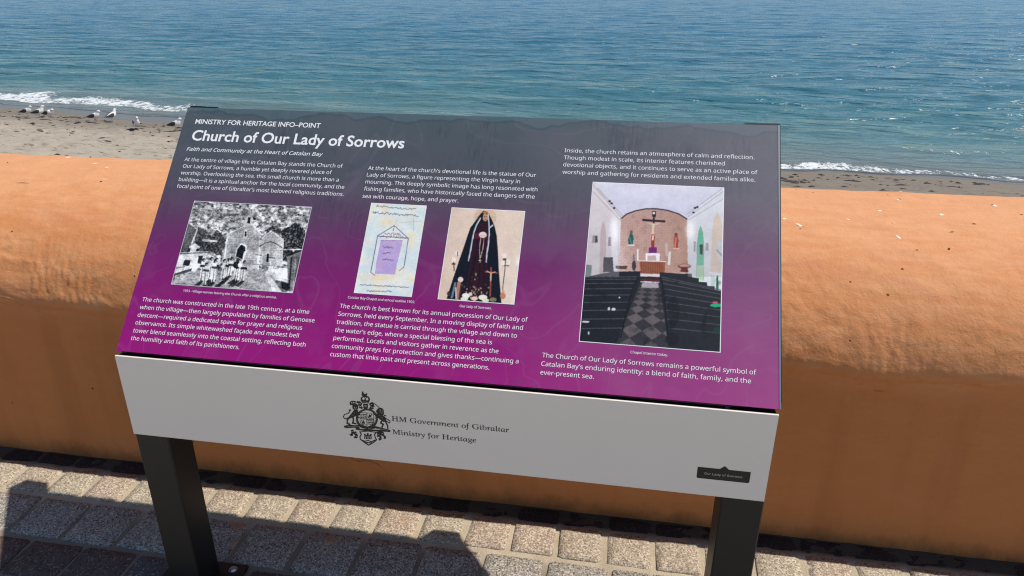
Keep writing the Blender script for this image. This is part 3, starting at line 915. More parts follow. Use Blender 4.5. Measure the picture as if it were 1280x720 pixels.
def art_chapel():
    A = Art(288, 372, [(84, 26), (598, 44), (580, 690), (30, 647)])
    X, Y = A.X, A.Y
    N = lambda f, sd: fbm(X / f, Y / f, 4, sd)
    A.C[:] = (222, 220, 232)
    A.put(np.clip((Y - 30) / 130, 0, 1), (205, 202, 222), .8)
    A.poly([(84, 20), (195, 165), (182, 380), (40, 420)], (222, 212, 214))
    A.poly([(610, 20), (455, 160), (455, 390), (590, 470)], (222, 224, 228))
    back = [(193, 168), (215, 150), (250, 137), (290, 129), (330, 128), (375, 134), (420, 148), (452, 168), (455, 380), (182, 380)]
    A.poly(back, (196, 158, 146))
    mb = A.mask(back)
    A.put(mb * np.clip((X - 330) / 130, 0, 1), (176, 140, 118), .8)
    A.put(mb * np.clip((250 - X) / 90, 0, 1) * np.clip((Y - 180) / 160, 0, 1), (244, 228, 222), .9)
    br = (((Y * 0.16) % 1 < .22) | (((X * .055 + np.floor(Y * .16) * .5) % 1) < .10)).astype(float) * mb
    A.put(br, (150, 112, 104), .45)
    A.put(mb * np.clip(N(16, 3) * 1.2, 0, 1), (120, 92, 84), .35)
    A.line([(193, 168), (215, 150), (250, 137), (290, 129), (330, 128), (375, 134), (420, 148), (452, 168)], 4, (52, 44, 48))
    for a, b in (((84, 38), (195, 166)), ((82, 62), (192, 178)), ((100, 48), (200, 158))): A.line([a, b], 2.5, (170, 160, 168), .8)
    for a, b in (((600, 55), (456, 160)), ((600, 85), (458, 172)), ((590, 48), (450, 150))): A.line([a, b], 2.5, (172, 168, 180), .8)
    for p in ((148, 100), (156, 108), (166, 127), (478, 142), (484, 124), (493, 121)): A.ell(*p, 5, 4, (38, 36, 42))
    A.poly([(108, 385), (112, 225), (117, 195), (124, 178), (131, 200), (134, 230), (134, 385)], (196, 176, 172))
    A.glow(166, 214, 14, 40, (255, 255, 255)); A.poly([(158, 215), (180, 215), (180, 372), (152, 372)], (248, 246, 248), .8)
    A.poly([(82, 235), (100, 235), (100, 264), (78, 264)], (150, 146, 150)); A.poly([(92, 236), (101, 236), (101, 262), (90, 262)], (44, 40, 42))
    A.poly([(143, 240), (154, 240), (153, 276), (141, 276)], (130, 122, 124))
    A.poly([(486, 400), (491, 262), (497, 218), (506, 192), (515, 222), (519, 262), (517, 412)], (92, 182, 140))
    A.poly([(490, 350), (516, 350), (516, 412), (488, 400)], (196, 222, 178), .8)
    A.poly([(502, 268), (515, 268), (513, 308), (501, 306)], (28, 32, 38))
    A.poly([(543, 378), (550, 230), (558, 165), (572, 140), (588, 175), (598, 240), (590, 380)], (226, 204, 180))
    A.poly([(566, 262), (590, 250), (588, 330), (572, 326)], (206, 210, 216)); A.line([(570, 290), (590, 312)], 6, (150, 146, 150))
    A.poly([(540, 375), (592, 380), (592, 392), (538, 386)], (240, 240, 240)); A.poly([(545, 388), (560, 388), (560, 445), (545, 440)], (190, 210, 200))
    A.poly([(568, 390), (575, 390), (575, 448), (566, 446)], (30, 110, 84))
    A.poly([(478, 255), (487, 256), (486, 296), (478, 296)], (160, 150, 150)); A.poly([(526, 262), (537, 262), (537, 292), (525, 292)], (165, 150, 145))
    A.glow(466, 214, 16, 26, (255, 250, 246))
    # crucifix
    A.line([(322, 150), (320, 215)], 6, (60, 34, 34)); A.line([(280, 173), (363, 178)], 8, (52, 30, 32)); A.poly([(315, 138), (330, 138), (330, 160), (315, 160)], (38, 30, 32))
    A.ell(322, 145, 5, 5, (235, 235, 240)); A.line([(298, 184), (320, 192), (345, 184)], 4, (214, 186, 160)); A.line([(320, 190), (317, 232)], 9, (222, 200, 172))
    A.line([(318, 235), (317, 280)], 12, (150, 48, 44)); A.line([(318, 235), (317, 250)], 6, (232, 215, 190))
    A.poly([(228, 226), (238, 228), (242, 246), (238, 272), (222, 272), (220, 250)], (36, 88, 84)); A.line([(226, 240), (234, 268)], 5, (70, 128, 120)); A.ell(233, 221, 6, 7, (120, 84, 70)); A.line([(220, 272), (243, 272)], 5, (224, 220, 220))
    A.poly([(403, 234), (414, 234), (419, 254), (416, 284), (400, 282), (399, 256)], (164, 66, 54)); A.line([(408, 244), (404, 280)], 5, (206, 130, 96)); A.ell(409, 229, 6, 7, (112, 72, 60)); A.line([(398, 285), (420, 285)], 5, (214, 176, 150))
    A.line([(370, 268), (372, 310)], 10, (200, 176, 160)); A.line([(258, 290), (258, 330)], 5, (240, 240, 240)); A.line([(384, 300), (380, 345)], 9, (224, 216, 210))
    A.poly([(303, 280), (333, 280), (333, 302), (301, 302)], (110, 34, 110)); A.poly([(290, 303), (344, 304), (344, 334), (289, 334)], (238, 236, 240)); A.poly([(296, 312), (330, 312), (330, 333), (296, 332)], (196, 170, 164))
    A.poly([(264, 333), (366, 336), (362, 385), (270, 383)], (152, 88, 62))
    for x in range(272, 362, 9): A.line([(x, 338), (x, 383)], 2, (104, 56, 40), .8)
    A.line([(262, 333), (368, 336)], 3, (236, 228, 220))
    A.poly([(244, 384), (356, 388), (350, 396), (258, 393)], (230, 214, 208)); A.poly([(262, 394), (348, 396), (346, 416), (262, 412)], (52, 32, 34)); A.line([(264, 406), (344, 410)], 3, (120, 34, 36))
    A.ell(441, 354, 26, 10, (126, 66, 56)); A.poly([(430, 358), (452, 358), (458, 378), (424, 376)], (98, 48, 44)); A.ell(441, 351, 20, 5, (190, 150, 136))
    A.poly([(170, 352), (218, 354), (214, 366), (172, 364)], (96, 62, 54)); A.line([(242, 310), (244, 372)], 5, (120, 110, 112)); A.ell(243, 352, 8, 20, (60, 54, 58))
    A.poly([(124, 320), (160, 320), (164, 378), (122, 378)], (30, 30, 34))
    A.poly([(52, 350), (78, 350), (76, 400), (50, 402)], (86, 110, 104))
    # floor and benches
    aisle = [(268, 416), (342, 420), (380, 690), (170, 665)]
    A.poly([(40, 402), (110, 385), (168, 376), (268, 374), (268, 418), (190, 670), (20, 660)], (27, 29, 33))
    A.poly([(344, 378), (470, 384), (471, 398), (497, 400), (498, 414), (530, 417), (531, 430), (560, 433), (561, 446), (592, 450), (592, 700), (370, 690), (342, 420)], (33, 35, 39))
    A.poly(aisle, (52, 50, 54))
    Hh = quad_h(aisle, [(0, 0), (1, 0), (1, 1), (0, 1)])
    q = Hh @ np.stack([X.ravel(), Y.ravel(), np.ones(X.size)]); a_ = (q[0] / q[2]).reshape(X.shape); b_ = (q[1] / q[2]).reshape(X.shape)
    ck = ((np.floor(a_ * 2.2 + b_ * 9) + np.floor(a_ * 2.2 - b_ * 9)) % 2 == 0).astype(float) * A.mask(aisle)
    A.put(ck * np.clip(1.3 - np.abs(Y - 560) / 170, 0, 1), (112, 102, 102), .8)
    A.put(A.mask([(275, 418), (338, 420), (340, 440), (272, 438)]), (206, 196, 200), .75)
    for i in range(9):
        t = i / 8; y = 392 + 200 * t ** 1.5
        A.line([(60 - 20 * t, y + 6), (262 - 66 * t, y + 4)], 2.6, (88, 92, 100), .8); A.line([(350 + 20 * t, y + 4), (586, y + 30 * (1 - t) + 24)], 2.6, (92, 94, 100), .8)
    for i in range(8):
        t = i / 7; y = 396 + 190 * t ** 1.4
        A.line([(258 - 55 * t, y), (250 - 60 * t, y + 22 + 26 * t)], 3.5, (14, 15, 18)); A.line([(348 + 22 * t, y), (354 + 24 * t, y + 24 + 26 * t)], 3.5, (14, 15, 18))
    A.put(np.clip(N(26, 8) - .15, 0, 1) * (Y > 400), (14, 14, 18), .9)
    for (x, y, rx, ry) in ((145, 521, 5, 6), (163, 523, 8, 6), (54, 572, 16, 4), (186, 477, 3, 4), (66, 616, 3, 7)): A.ell(x, y, rx, ry, (208, 206, 208))
    A.ell(566, 507, 24, 7, (40, 170, 118)); A.ell(562, 496, 11, 5, (206, 74, 104)); A.ell(570, 606, 16, 14, (26, 66, 52), .8)
    for (x, y, rx, ry) in ((395, 505, 20, 34), (405, 560, 14, 40), (392, 640, 28, 26), (520, 560, 7, 34)): A.ell(x, y, rx, ry, (12, 12, 15), .4, .3)
    A.put(np.clip((X - 84) / 500, 0, 1) * 0 + np.clip((Y - 60) / 330, 0, 1) * (Y < 395) * ((X < 185) | (X > 455)), (168, 160, 164), .45)
    A.glow(166, 214, 16, 50, (255, 255, 255), .9); A.glow(466, 214, 14, 30, (255, 250, 246), .8)
    A.soften(1, 6, 3, 6)
    return A


def art_statue():
    A = Art(176, 228, [(110, 25), (601, 47), (527, 670), (15, 638)])
    X, Y = A.X, A.Y
    A.C[:] = (226, 204, 186); A.put(np.clip((X - 350) / 300, 0, 1) * np.clip((Y - 200) / 400, 0, 1), (240, 226, 212), .8)
    A.put(np.clip((250 - X) / 200, 0, 1), (214, 190, 170), .7)
    for k in range(26):
        a = R(150 + k * 240 / 25)
        A.line([(333 + 34 * math.cos(a), 92 + 38 * math.sin(a)), (333 + 74 * math.cos(a), 92 + 66 * math.sin(a))], 3, (176, 140, 96), .8)
    A.poly([(322, 48), (296, 78), (268, 118), (236, 160), (216, 215), (192, 290), (160, 380), (120, 500), (78, 632), (200, 642), (330, 652), (440, 660), (436, 600), (424, 450), (418, 320), (410, 215), (396, 150), (372, 95), (350, 58)], (12, 16, 26))
    A.poly([(300, 120), (278, 170), (256, 235), (232, 380), (205, 560), (190, 610), (340, 600), (350, 480), (350, 330), (352, 200), (348, 130)], (44, 9, 25))
    for a, b in (((285, 240), (240, 560)), ((310, 260), (285, 560)), ((330, 300), (325, 560)), ((270, 330), (215, 590))): A.line([a, b], 10, (22, 6, 14), .8)
    A.poly([(262, 200), (300, 190), (345, 196), (345, 232), (262, 232)], (88, 20, 40))
    A.ell(332, 84, 24, 34, (20, 18, 24)); A.ell(334, 92, 17, 26, (196, 140, 112)); A.ell(330, 88, 3, 3, (60, 30, 26)); A.ell(341, 88, 3, 3, (60, 30, 26)); A.line([(331, 106), (339, 106)], 3, (140, 60, 54)); A.ell(334, 60, 18, 8, (160, 120, 70))
    for pl in ([(302, 96), (276, 140), (258, 190), (246, 250), (236, 310), (222, 378)], [(352, 70), (358, 130), (360, 200), (354, 270), (344, 330), (340, 386)], [(358, 160), (384, 142)]):
        A.line(pl, 9, (150, 156, 168)); A.line([(x + 2, y + 4) for x, y in pl], 4, (226, 230, 236))
    A.ell(318, 207, 26, 20, (232, 214, 206)); A.line([(300, 212), (338, 214)], 3, (180, 150, 144))
    A.line([(304, 226), (296, 300), (300, 392)], 4, (196, 184, 168)); A.line([(326, 226), (318, 300), (302, 360)], 4, (196, 184, 168)); A.line([(292, 378), (306, 378)], 4, (220, 210, 190))
    A.line([(373, 425), (366, 612)], 11, (150, 66, 50)); A.line([(332, 452), (412, 460)], 7, (170, 92, 66)); A.line([(344, 446), (372, 462), (400, 452)], 5, (214, 180, 150)); A.line([(372, 462), (369, 510)], 9, (214, 184, 156))
    A.ell(170, 505, 18, 18, (226, 206, 196)); A.line([(160, 530), (150, 625)], 26, (172, 126, 104)); A.line([(135, 530), (112, 625)], 14, (104, 128, 146)); A.line([(172, 540), (160, 632)], 8, (96, 40, 34)); A.line([(138, 560), (140, 632)], 7, (220, 214, 210))
    A.ell(92, 600, 12, 16, (60, 50, 46))
    r = random.Random(4)
    for _ in range(60):
        x = r.gauss(265, 38); y = 630 - abs(r.gauss(0, 60)); A.ell(x, y, 5, 6, r.choice([(90, 90, 62), (170, 146, 110), (60, 44, 36), (190, 168, 140)]), .9)
    A.ell(272, 470, 6, 12, (140, 120, 90))
    for (x, y, rx, ry, c) in ((205, 612, 26, 18, (232, 232, 222)), (195, 632, 26, 12, (220, 222, 208)), (262, 630, 22, 14, (232, 196, 180)), (318, 622, 30, 18, (236, 232, 212)), (336, 642, 24, 12, (226, 218, 190)), (385, 636, 24, 14, (130, 120, 84)), (236, 600, 12, 12, (216, 206, 190))): A.ell(x, y, rx, ry, c)
    A.line([(468, 372), (464, 430), (446, 600)], 5, (84, 70, 66)); A.line([(446, 410), (490, 412)], 5, (84, 70, 66)); A.ell(462, 368, 12, 8, (84, 66, 56)); A.ell(450, 610, 18, 22, (196, 130, 96)); A.ell(452, 580, 9, 8, (222, 166, 130))
    for x, y in ((460, 345), (488, 385), (450, 395), (125, 375), (150, 330)): A.ell(x, y, 15, 18, (244, 234, 222), .8)
    A.line([(152, 320), (150, 348)], 5, (90, 76, 70)); A.line([(124, 390), (128, 445)], 6, (72, 60, 56)); A.ell(124, 402, 14, 6, (72, 56, 50)); A.glow(552, 380, 16, 26, (255, 250, 245))
    A.soften(1, 8, 7, 6)
    m = (A.U < .012) | (A.U > .988) | (A.V < .01) | (A.V > .99)
    A.put(m.astype(float), (232, 232, 234))
    return A


def art_plan():
    A = Art(140, 228, [(140, 20), (524, 40), (420, 672), (15, 647)])
    X, Y = A.X, A.Y
    A.C[:] = (222, 230, 228)
    n = fbm(X / 60, Y / 60, 4, 5)
    A.put(np.clip(n * 1.6, 0, 1), (238, 224, 190), .8); A.put(np.clip(-n * 1.4, 0, 1), (196, 220, 230), .6)
    A.glow(245, 150, 60, 40, (240, 218, 180), .7); A.glow(200, 540, 90, 26, (240, 214, 176), .8)
    A.poly([(208, 276), (356, 278), (350, 315), (318, 440), (303, 515), (164, 510), (180, 400)], (184, 164, 214))
    A.put(A.mask([(208, 276), (356, 278), (350, 315), (318, 440), (303, 515), (164, 510), (180, 400)]) * np.clip(fbm(X / 30, Y / 40, 3, 9) + .2, 0, 1), (206, 170, 204), .8)
    g = (104, 96, 130)
    A.line([(165, 522), (136, 502), (184, 248), (300, 178), (396, 266), (366, 462), (334, 488)], 4, g); A.line([(184, 250), (396, 266)], 4, g)
    A.line([(300, 180), (292, 214)], 3, g); A.line([(430, 130), (430, 210)], 2, (150, 150, 160)); A.line([(330, 158), (490, 148)], 2, (160, 160, 170), .7); A.line([(206, 280), (356, 282)], 3, (130, 110, 160), .8)
    r = random.Random(2)
    def scrawl(x0, x1, y, sl, amp, col, th=3):
        pts = []; x = x0
        while x < x1:
            pts.append((x, y + sl * (x - x0) + r.uniform(-amp, amp))); x += r.uniform(3, 7)
        A.line(pts, th, col, .85)
    scrawl(178, 455, 42, .10, 8, (86, 84, 96)); scrawl(152, 470, 88, .08, 8, (80, 80, 92)); scrawl(232, 350, 230, .08, 9, (110, 80, 96)); scrawl(205, 385, 250, .06, 9, (110, 84, 100))
    for y in (326, 366, 410): scrawl(220, 298 if y != 366 else 275, y, .04, 7, (96, 84, 130), 4)
    scrawl(60, 400, 588, .045, 4, (70, 70, 80)); scrawl(110, 285, 632, 0.0, 6, (70, 70, 82))
    A.put(((vnoise(X / 7, Y / 7, 3) > .72)).astype(float), (222, 190, 150), .5)
    A.soften(1, 6, 9, 6)
    return A


def art_church():
    A = Art(300, 216, [(185, 35), (1002, 76), (868, 677), (20, 614)])
    X, Y = A.X, A.Y
    g = lambda v: (v, v, v)
    n = fbm(X / 22, Y / 15, 4, 5, .75)
    A.C[:] = np.clip(176 + n * 250, 8, 250)[..., None]
    A.put(np.clip(fbm(X / 90, Y / 60, 3, 15) * 2, 0, 1), g(60), .35)
    A.poly([(820, 70), (890, 72), (885, 84), (815, 82)], g(20))
    # trees
    def blob(cx, cy, rx, ry, v):
        d = ((X - cx) / rx) ** 2 + ((Y - cy) / ry) ** 2 + .55 * fbm(X / 20, Y / 20, 3, 6)
        A.put((d < 1).astype(float), g(v)); A.put(((d < 1) & (fbm(X / 9, Y / 9, 2, 8) > .2)).astype(float), g(110))
    blob(870, 285, 90, 90, 26); blob(735, 245, 50, 34, 40); blob(265, 330, 80, 60, 40); blob(350, 330, 50, 90, 50); blob(225, 270, 50, 50, 60); blob(820, 400, 50, 50, 24)
    A.poly([(140, 180), (208, 235), (150, 385), (80, 410)], g(92)); A.line([(140, 182), (208, 236), (150, 385)], 4, g(230))
    A.poly([(240, 300), (345, 308), (342, 322), (238, 316)], g(225))
    # church
    A.poly([(540, 208), (592, 208), (648, 272), (632, 300), (626, 520), (540, 520), (375, 440), (400, 330), (418, 268)], g(178))
    A.put(A.mask([(540, 208), (592, 208), (648, 272), (632, 300), (626, 520), (540, 520), (375, 440), (400, 330), (418, 268)]) * (((Y % 16) < 3) | (((X + 13 * np.floor(Y / 16)) % 30) < 3)), g(140), .7)
    A.line([(412, 268), (540, 206)], 6, g(236)); A.line([(592, 206), (655, 272)], 6, g(236)); A.line([(640, 285), (626, 520)], 9, g(226)); A.line([(416, 272), (392, 440)], 9, g(222))
    for k in range(9): A.line([(640 - k, 300 + k * 24), (650 - k, 302 + k * 24)], 9, g(236 if k % 2 else 60))
    A.poly([(573, 118), (590, 150), (586, 208), (528, 204), (538, 160)], g(226)); A.poly([(558, 150), (574, 152), (570, 194), (550, 190)], g(20)); A.line([(574, 100), (573, 120)], 3, g(235)); A.poly([(590, 150), (616, 158), (606, 168), (590, 166)], g(20))
    A.poly([(541, 236), (552, 248), (546, 290), (526, 288), (530, 250)], g(240)); A.poly([(541, 244), (548, 252), (543, 284), (532, 282), (534, 252)], g(24)); A.line([(512, 294), (560, 300)], 4, g(238))
    A.poly([(462, 420), (474, 365), (508, 326), (545, 345), (548, 385), (525, 440)], g(238)); A.poly([(472, 420), (482, 372), (510, 338), (536, 352), (538, 385), (518, 440)], g(14))
    A.poly([(650, 300), (680, 262), (715, 245), (760, 262), (800, 306), (796, 360), (790, 490), (640, 480), (634, 400)], g(186))
    A.line([(638, 352), (680, 325), (716, 318), (756, 336), (794, 362)], 5, g(40)); A.line([(648, 300), (714, 244), (800, 304)], 6, g(222)); A.line([(800, 300), (788, 480)], 10, g(210))
    A.put(A.mask([(650, 300), (715, 245), (800, 306), (790, 490), (640, 480)]) * ((Y % 18) < 3), g(146), .5)
    A.poly([(695, 388), (708, 404), (704, 466), (678, 464), (682, 402)], g(236)); A.poly([(695, 396), (702, 406), (698, 460), (682, 458), (686, 406)], g(16))
    A.line([(632, 410), (622, 512)], 14, g(228)); A.line([(612, 408), (648, 412)], 6, g(50)); A.line([(716, 430), (710, 490)], 8, g(232)); A.line([(704, 428), (742, 432)], 5, g(30))
    A.poly([(540, 470), (622, 478), (620, 516), (536, 512)], g(206)); A.line([(540, 470), (780, 490)], 4, g(120)); A.line([(532, 390), (520, 450)], 10, g(230)); A.line([(438, 388), (432, 440)], 6, g(225)); A.line([(428, 390), (460, 392)], 4, g(40))
    # ground
    A.poly([(20, 620), (60, 560), (240, 520), (620, 512), (700, 520), (800, 680), (20, 640)], g(178))
    A.put((Y > 508).astype(float) * np.clip(fbm(X / 30, Y / 10, 4, 21) * 1.6, 0, 1), g(84), .7)
    A.poly([(60, 400), (80, 392), (280, 385), (265, 430), (190, 525), (120, 520), (50, 560)], g(226)); A.line([(76, 402), (272, 392)], 6, g(90))
    A.poly([(118, 442), (160, 446), (148, 484), (104, 480)], g(24)); A.poly([(215, 415), (245, 415), (232, 470), (205, 470)], g(40)); A.line([(60, 500), (115, 490)], 9, g(150)); A.poly([(40, 540), (170, 500), (165, 520), (40, 556)], g(60))
    A.poly([(150, 350), (190, 330), (225, 352), (215, 390), (140, 395)], g(220)); A.poly([(200, 366), (222, 366), (216, 384), (196, 384)], g(30)); A.poly([(140, 360), (160, 362), (152, 390), (134, 390)], g(40)); A.line([(205, 232), (165, 330)], 5, g(220))
    A.poly([(690, 510), (800, 500), (832, 505), (828, 604), (740, 580)], g(232)); A.poly([(665, 522), (694, 520), (790, 672), (730, 668)], g(240)); A.poly([(700, 540), (735, 590), (830, 600), (880, 650), (800, 672)], g(64), .6)
    A.poly([(824, 402), (936, 368), (880, 664), (836, 640)], g(120)); A.poly([(820, 408), (934, 362), (930, 382), (826, 424)], g(28)); A.line([(858, 430), (840, 640)], 12, g(36)); A.line([(886, 440), (868, 650)], 7, g(170)); A.line([(910, 420), (884, 600)], 6, g(70)); A.poly([(785, 590), (840, 612), (832, 660), (790, 640)], g(20))
    A.line([(780, 372), (930, 372)], 6, g(225))
    # women walking in a group
    r = random.Random(11)
    for (x, y, k) in ((245, 440, 1.1), (300, 432, 1.1), (335, 438, 1.05), (325, 450, 1.1), (390, 445, 1.1), (420, 440, 1.0), (440, 432, .9), (480, 440, 1.0), (492, 446, 1.05), (528, 455, 1.0), (265, 470, 1.1)):
        c = r.choice([236, 224, 206])
        A.line([(x + 2, y + 22), (x - 4, y + 70 * k), (x - 12, y + 130 * k)], 24, g(c)); A.line([(x - 14, y + 45), (x + 14, y + 48)], 16, g(r.choice([60, 214, 26])))
        A.ell(x + 4, y + 4, 11, 13, g(24)); A.ell(x + 8, y + 8, 5, 7, g(190)); A.line([(x - 4, y + 60), (x - 12, y + 120 * k)], 4, g(70)); A.line([(x - 14, y + 120 * k), (x - 20, y + 150 * k)], 6, g(30))
        A.poly([(x - 70, y + 165 * k), (x - 12, y + 130 * k), (x + 4, y + 136 * k), (x - 40, y + 176 * k)], g(22), .85)
    A.ell(478, 480, 26, 26, g(22)); A.ell(500, 480, 14, 18, g(232))
    A.soften(1, 46, 12, 45)
    A.C = A.C.mean(axis=2, keepdims=True).repeat(3, 2)
    m = (A.U < .008) | (A.U > .992) | (A.V < .011) | (A.V > .989)
    A.put(m.astype(float), (196, 190, 198))
    return A


# ------------------------------------------------------------------ lettering
FONT_DIR = os.path.join(bpy.utils.resource_path('LOCAL'), 'datafiles', 'fonts')


def bundled(fname):
    try: return bpy.data.fonts.load(os.path.join(FONT_DIR, fname))
    except Exception: return None


F_BODY = bundled('NotoSansHebrew-Regular.woff2')
F_MATH = bundled('NotoSansMath-Regular.woff2')


def serif(s):
    if F_MATH is None: return s
    o = ''
    for c in s:
        if 'A' <= c <= 'Z': o += chr(0x1D434 + ord(c) - 65)
        elif c == 'h': o += '\u210e'
        elif 'a' <= c <= 'z': o += chr(0x1D44E + ord(c) - 97)
        else: o += c
    return o


def text_mesh(lines, size, font, to3, shear=0.0, weight=0.0, name='paragraph', yscale=1.0):
    """lines: (text, x0, x1, baseline). Each line is set once, squeezed to end at x1, and put on its surface by to3(x, v)."""
    allv, allf, base = [], [], 0
    for (txt, x0, x1, v0) in lines:
        c = bpy.data.curves.new('t', 'FONT'); c.body = txt
        if font: c.font = font
        c.size = size; c.shear = shear; c.offset = weight * size; c.resolution_u = 3
        o = bpy.data.objects.new('t', c)
        me = bpy.data.meshes.new_from_object(o)
        n = len(me.vertices)
        co = np.empty(n * 3, np.float32); me.vertices.foreach_get('co', co); co = co.reshape(-1, 3)
        w0, w1 = co[:, 0].min(), co[:, 0].max()
        xx = x0 + (co[:, 0] - w0) * (x1 - x0) / (w1 - w0)
        P = to3(xx, v0 + co[:, 1] * yscale)
        allv.append(P)
        for p in me.polygons: allf.append([base + i for i in p.vertices])
        base += n
        bpy.data.objects.remove(o); bpy.data.curves.remove(c); bpy.data.meshes.remove(me)
    me = bpy.data.meshes.new(name)
    me.from_pydata(np.concatenate(allv).tolist(), [], allf)
    me.update()
    return me


# ------------------------------------------------------------------ the information board
def info_board():
    base = Vector((W / 2, 0.045, GZ))
    root = empty('info_board', base)
    tag(root, 'black-framed information board with a sloping grey and magenta church panel above a white fascia', 'information board')
    ct, st = math.cos(TILT), math.sin(TILT)
    GY, GZ0 = 0.0068, 0.0074

    def slope(x, s, n):                         # panel coordinates -> root-local (n = out of the panel)
        x, s, n = np.broadcast_arrays(np.asarray(x, float), np.asarray(s, float), np.asarray(n, float))
        return np.stack([x - base.x, GY + s * ct - n * st - base.y, GZ0 + s * st + n * ct - base.z], -1)

    def sv(co):
        p = slope(co.x, co.y, co.z); return Vector(p.tolist())

    def face(x, v, n):                          # fascia coordinates (v up from its lower edge)
        x, v, n = np.broadcast_arrays(np.asarray(x, float), np.asarray(v, float), np.asarray(n, float))
        return np.stack([x - base.x, 0.0 - n - base.y, v - FH - base.z], -1)

    # print panel: thin sheet, slightly rounded edge, its bottom edge a touch wavy
    bm = bmesh.new()
    nx, ns = 60, 24
    uvl = bm.loops.layers.uv.new('UVMap')
    def panel_n(x, s): return -0.0012 * math.sin(math.pi * x / W) * 0
    top = [[bm.verts.new((W * i / nx, L * j / ns, 0)) for i in range(nx + 1)] for j in range(ns + 1)]
    bot = [[bm.verts.new((W * i / nx, L * j / ns, -0.004)) for i in (0, nx)] for j in (0, ns)]
    fs = []
    for j in range(ns):
        for i in range(nx):
            fs.append(bm.faces.new((top[j][i], top[j][i + 1], top[j + 1][i + 1], top[j + 1][i])))
    for f in fs:
        for lp in f.loops: lp[uvl].uv = (lp.vert.co.x / W, lp.vert.co.y / L)
    bm.faces.new([bot[0][0], bot[0][1]] + top[0][::-1]); bm.faces.new([bot[1][1], bot[1][0]] + top[ns])
    bm.faces.new([bot[1][0], bot[0][0]] + [top[j][0] for j in range(ns + 1)]); bm.faces.new([bot[0][1], bot[1][1]] + [top[j][nx] for j in range(ns, -1, -1)])
    bm.faces.new([bot[0][0], bot[1][0], bot[1][1], bot[0][1]])
    for f in bm.faces:
        if f not in fs[:1] and len(f.verts) != 4:
            for lp in f.loops: lp[uvl].uv = (min(max(lp.vert.co.x / W, 0), 1), min(max(lp.vert.co.y / L, 0), 1))
    me = bm_mesh('print_panel', bm, xf=sv)
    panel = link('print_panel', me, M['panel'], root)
    panel['label'] = 'printed panel, grey at the top fading to magenta, with text and four pictures'
    # thin clear-edged strip along the right side and black backing tray
    bm = bevel_box(W + 0.0003, W + 0.0028, 0.0, L, -0.010, 0.0008)
    link('edge_strip', bm_mesh('edge_strip', bm, xf=sv), M['steel'], root)
    bm = bevel_box(0.004, W - 0.004, 0.001, L - 0.004, -0.0125, -0.0045)
    link('backing_tray', bm_mesh('backing_tray', bm, xf=sv), M['black'], root)
    # side arms beneath the panel; the upper ends stick out past its top edge
    for sgn, xa in ((1, 0.0005), (-1, W + 0.0055)):
        bm = bmesh.new()
        out = [(0.0, 0.012), (0.070, 0.012), (0.070, L - 0.001), (0.0665, L + 0.0045), (0.060, L + 0.0065), (0.003, L + 0.0075), (0.0, L + 0.0055)]
        wedge = [(0.0, 0.012), (0.068, 0.012), (0.080, L - 0.003), (0.070, L + 0.0020), (0.064, L + 0.0055), (0.004, L + 0.0072), (0.0, L + 0.0052)]
        a = [bm.verts.new((xa + sgn * x, s, -0.0128)) for x, s in wedge]; b = [bm.verts.new((xa + sgn * min(x, .070), s, -0.046)) for x, s in wedge]
        a2 = [bm.verts.new((xa + sgn * x, s, -0.0045)) for x, s in wedge]
        bm.faces.new(a2); bm.faces.new(b)
        for i in range(len(a)):
            j = (i + 1) % len(a); bm.faces.new((a2[i], a2[j], a[j], a[i])); bm.faces.new((a[i], a[j], b[j], b[i]))
        link('side_arm', bm_mesh('side_arm', bm, xf=sv), M['black'], root)
    # front rail showing as the dark slot between panel and fascia
    bm = bevel_box(0.002, W - 0.002, 0.005, 0.040, -0.034, -0.007, 0.002)
    rail = link('front_rail', bm_mesh('front_rail', bm, off=base), M['black'], root)
    for xg in (0.046, 1.118):
        bm = bevel_box(xg, xg + 0.004, 0.0035, 0.010, -0.009, -0.0045)
        link('rail_joint', bm_mesh('rail_joint', bm, off=base), M['ink_black'], rail)
    for (xa, xb) in ((0.003, 0.0445), (0.0515, 1.1165), (1.1235, W - 0.003)):
        bm = bevel_box(xa, xb, 0.0045, 0.018, -0.0072, -0.0008, 0.0012)
        link('rail_insert', bm_mesh('rail_insert', bm, off=base), M['black'], rail)
    # white fascia plate
    bm = bevel_box(0, W, 0.0, 0.0042, -FH, 0, 0.0009, 2)
    fas = link('fascia', bm_mesh('fascia', bm, off=base), M['white'], root)
    fas['label'] = 'plain white fascia with a black crest, lettering and name tag'
    # legs
    for (xa, xb, sgn) in ((-0.0035, 0.068, 1), (1.130, 1.2025, -1)):
        bm = bevel_box(xa, xb, 0.0062, 0.078, GZ + 0.008, -0.036, 0.006, 3)
        leg = link('leg', bm_mesh('leg', bm, off=base, smooth=False), M['black'], root)
        px0, px1 = (-0.050, 0.128) if sgn > 0 else (1.071, 1.249)
        bm = bevel_box(px0, px1, -0.016, 0.098, GZ + 0.001, GZ + 0.009, 0.0012, 1)
        link('base_plate', bm_mesh('base_plate', bm, off=base), M['black'], leg)
        for (bx, by) in ((px0 + .027, 0.078), (px1 - .027, 0.078), (px0 + .027, 0.004), (px1 - .027, 0.004)):
            bm = bmesh.new()
            bmesh.ops.create_cone(bm, cap_ends=True, segments=20, radius1=0.0098, radius2=0.0098, depth=0.002, matrix=Matrix.Translation((bx, by, GZ + 0.0102)))
            bmesh.ops.create_cone(bm, cap_ends=True, segments=20, radius1=0.0082, radius2=0.0062, depth=0.004, matrix=Matrix.Translation((bx, by, GZ + 0.0132)))
            bmesh.ops.create_cone(bm, cap_ends=True, segments=6, radius1=0.0034, radius2=0.0034, depth=0.0006, matrix=Matrix.Translation((bx, by, GZ + 0.0155)))
            link('bolt', bm_mesh('bolt', bm, off=base), M['steel'], leg)

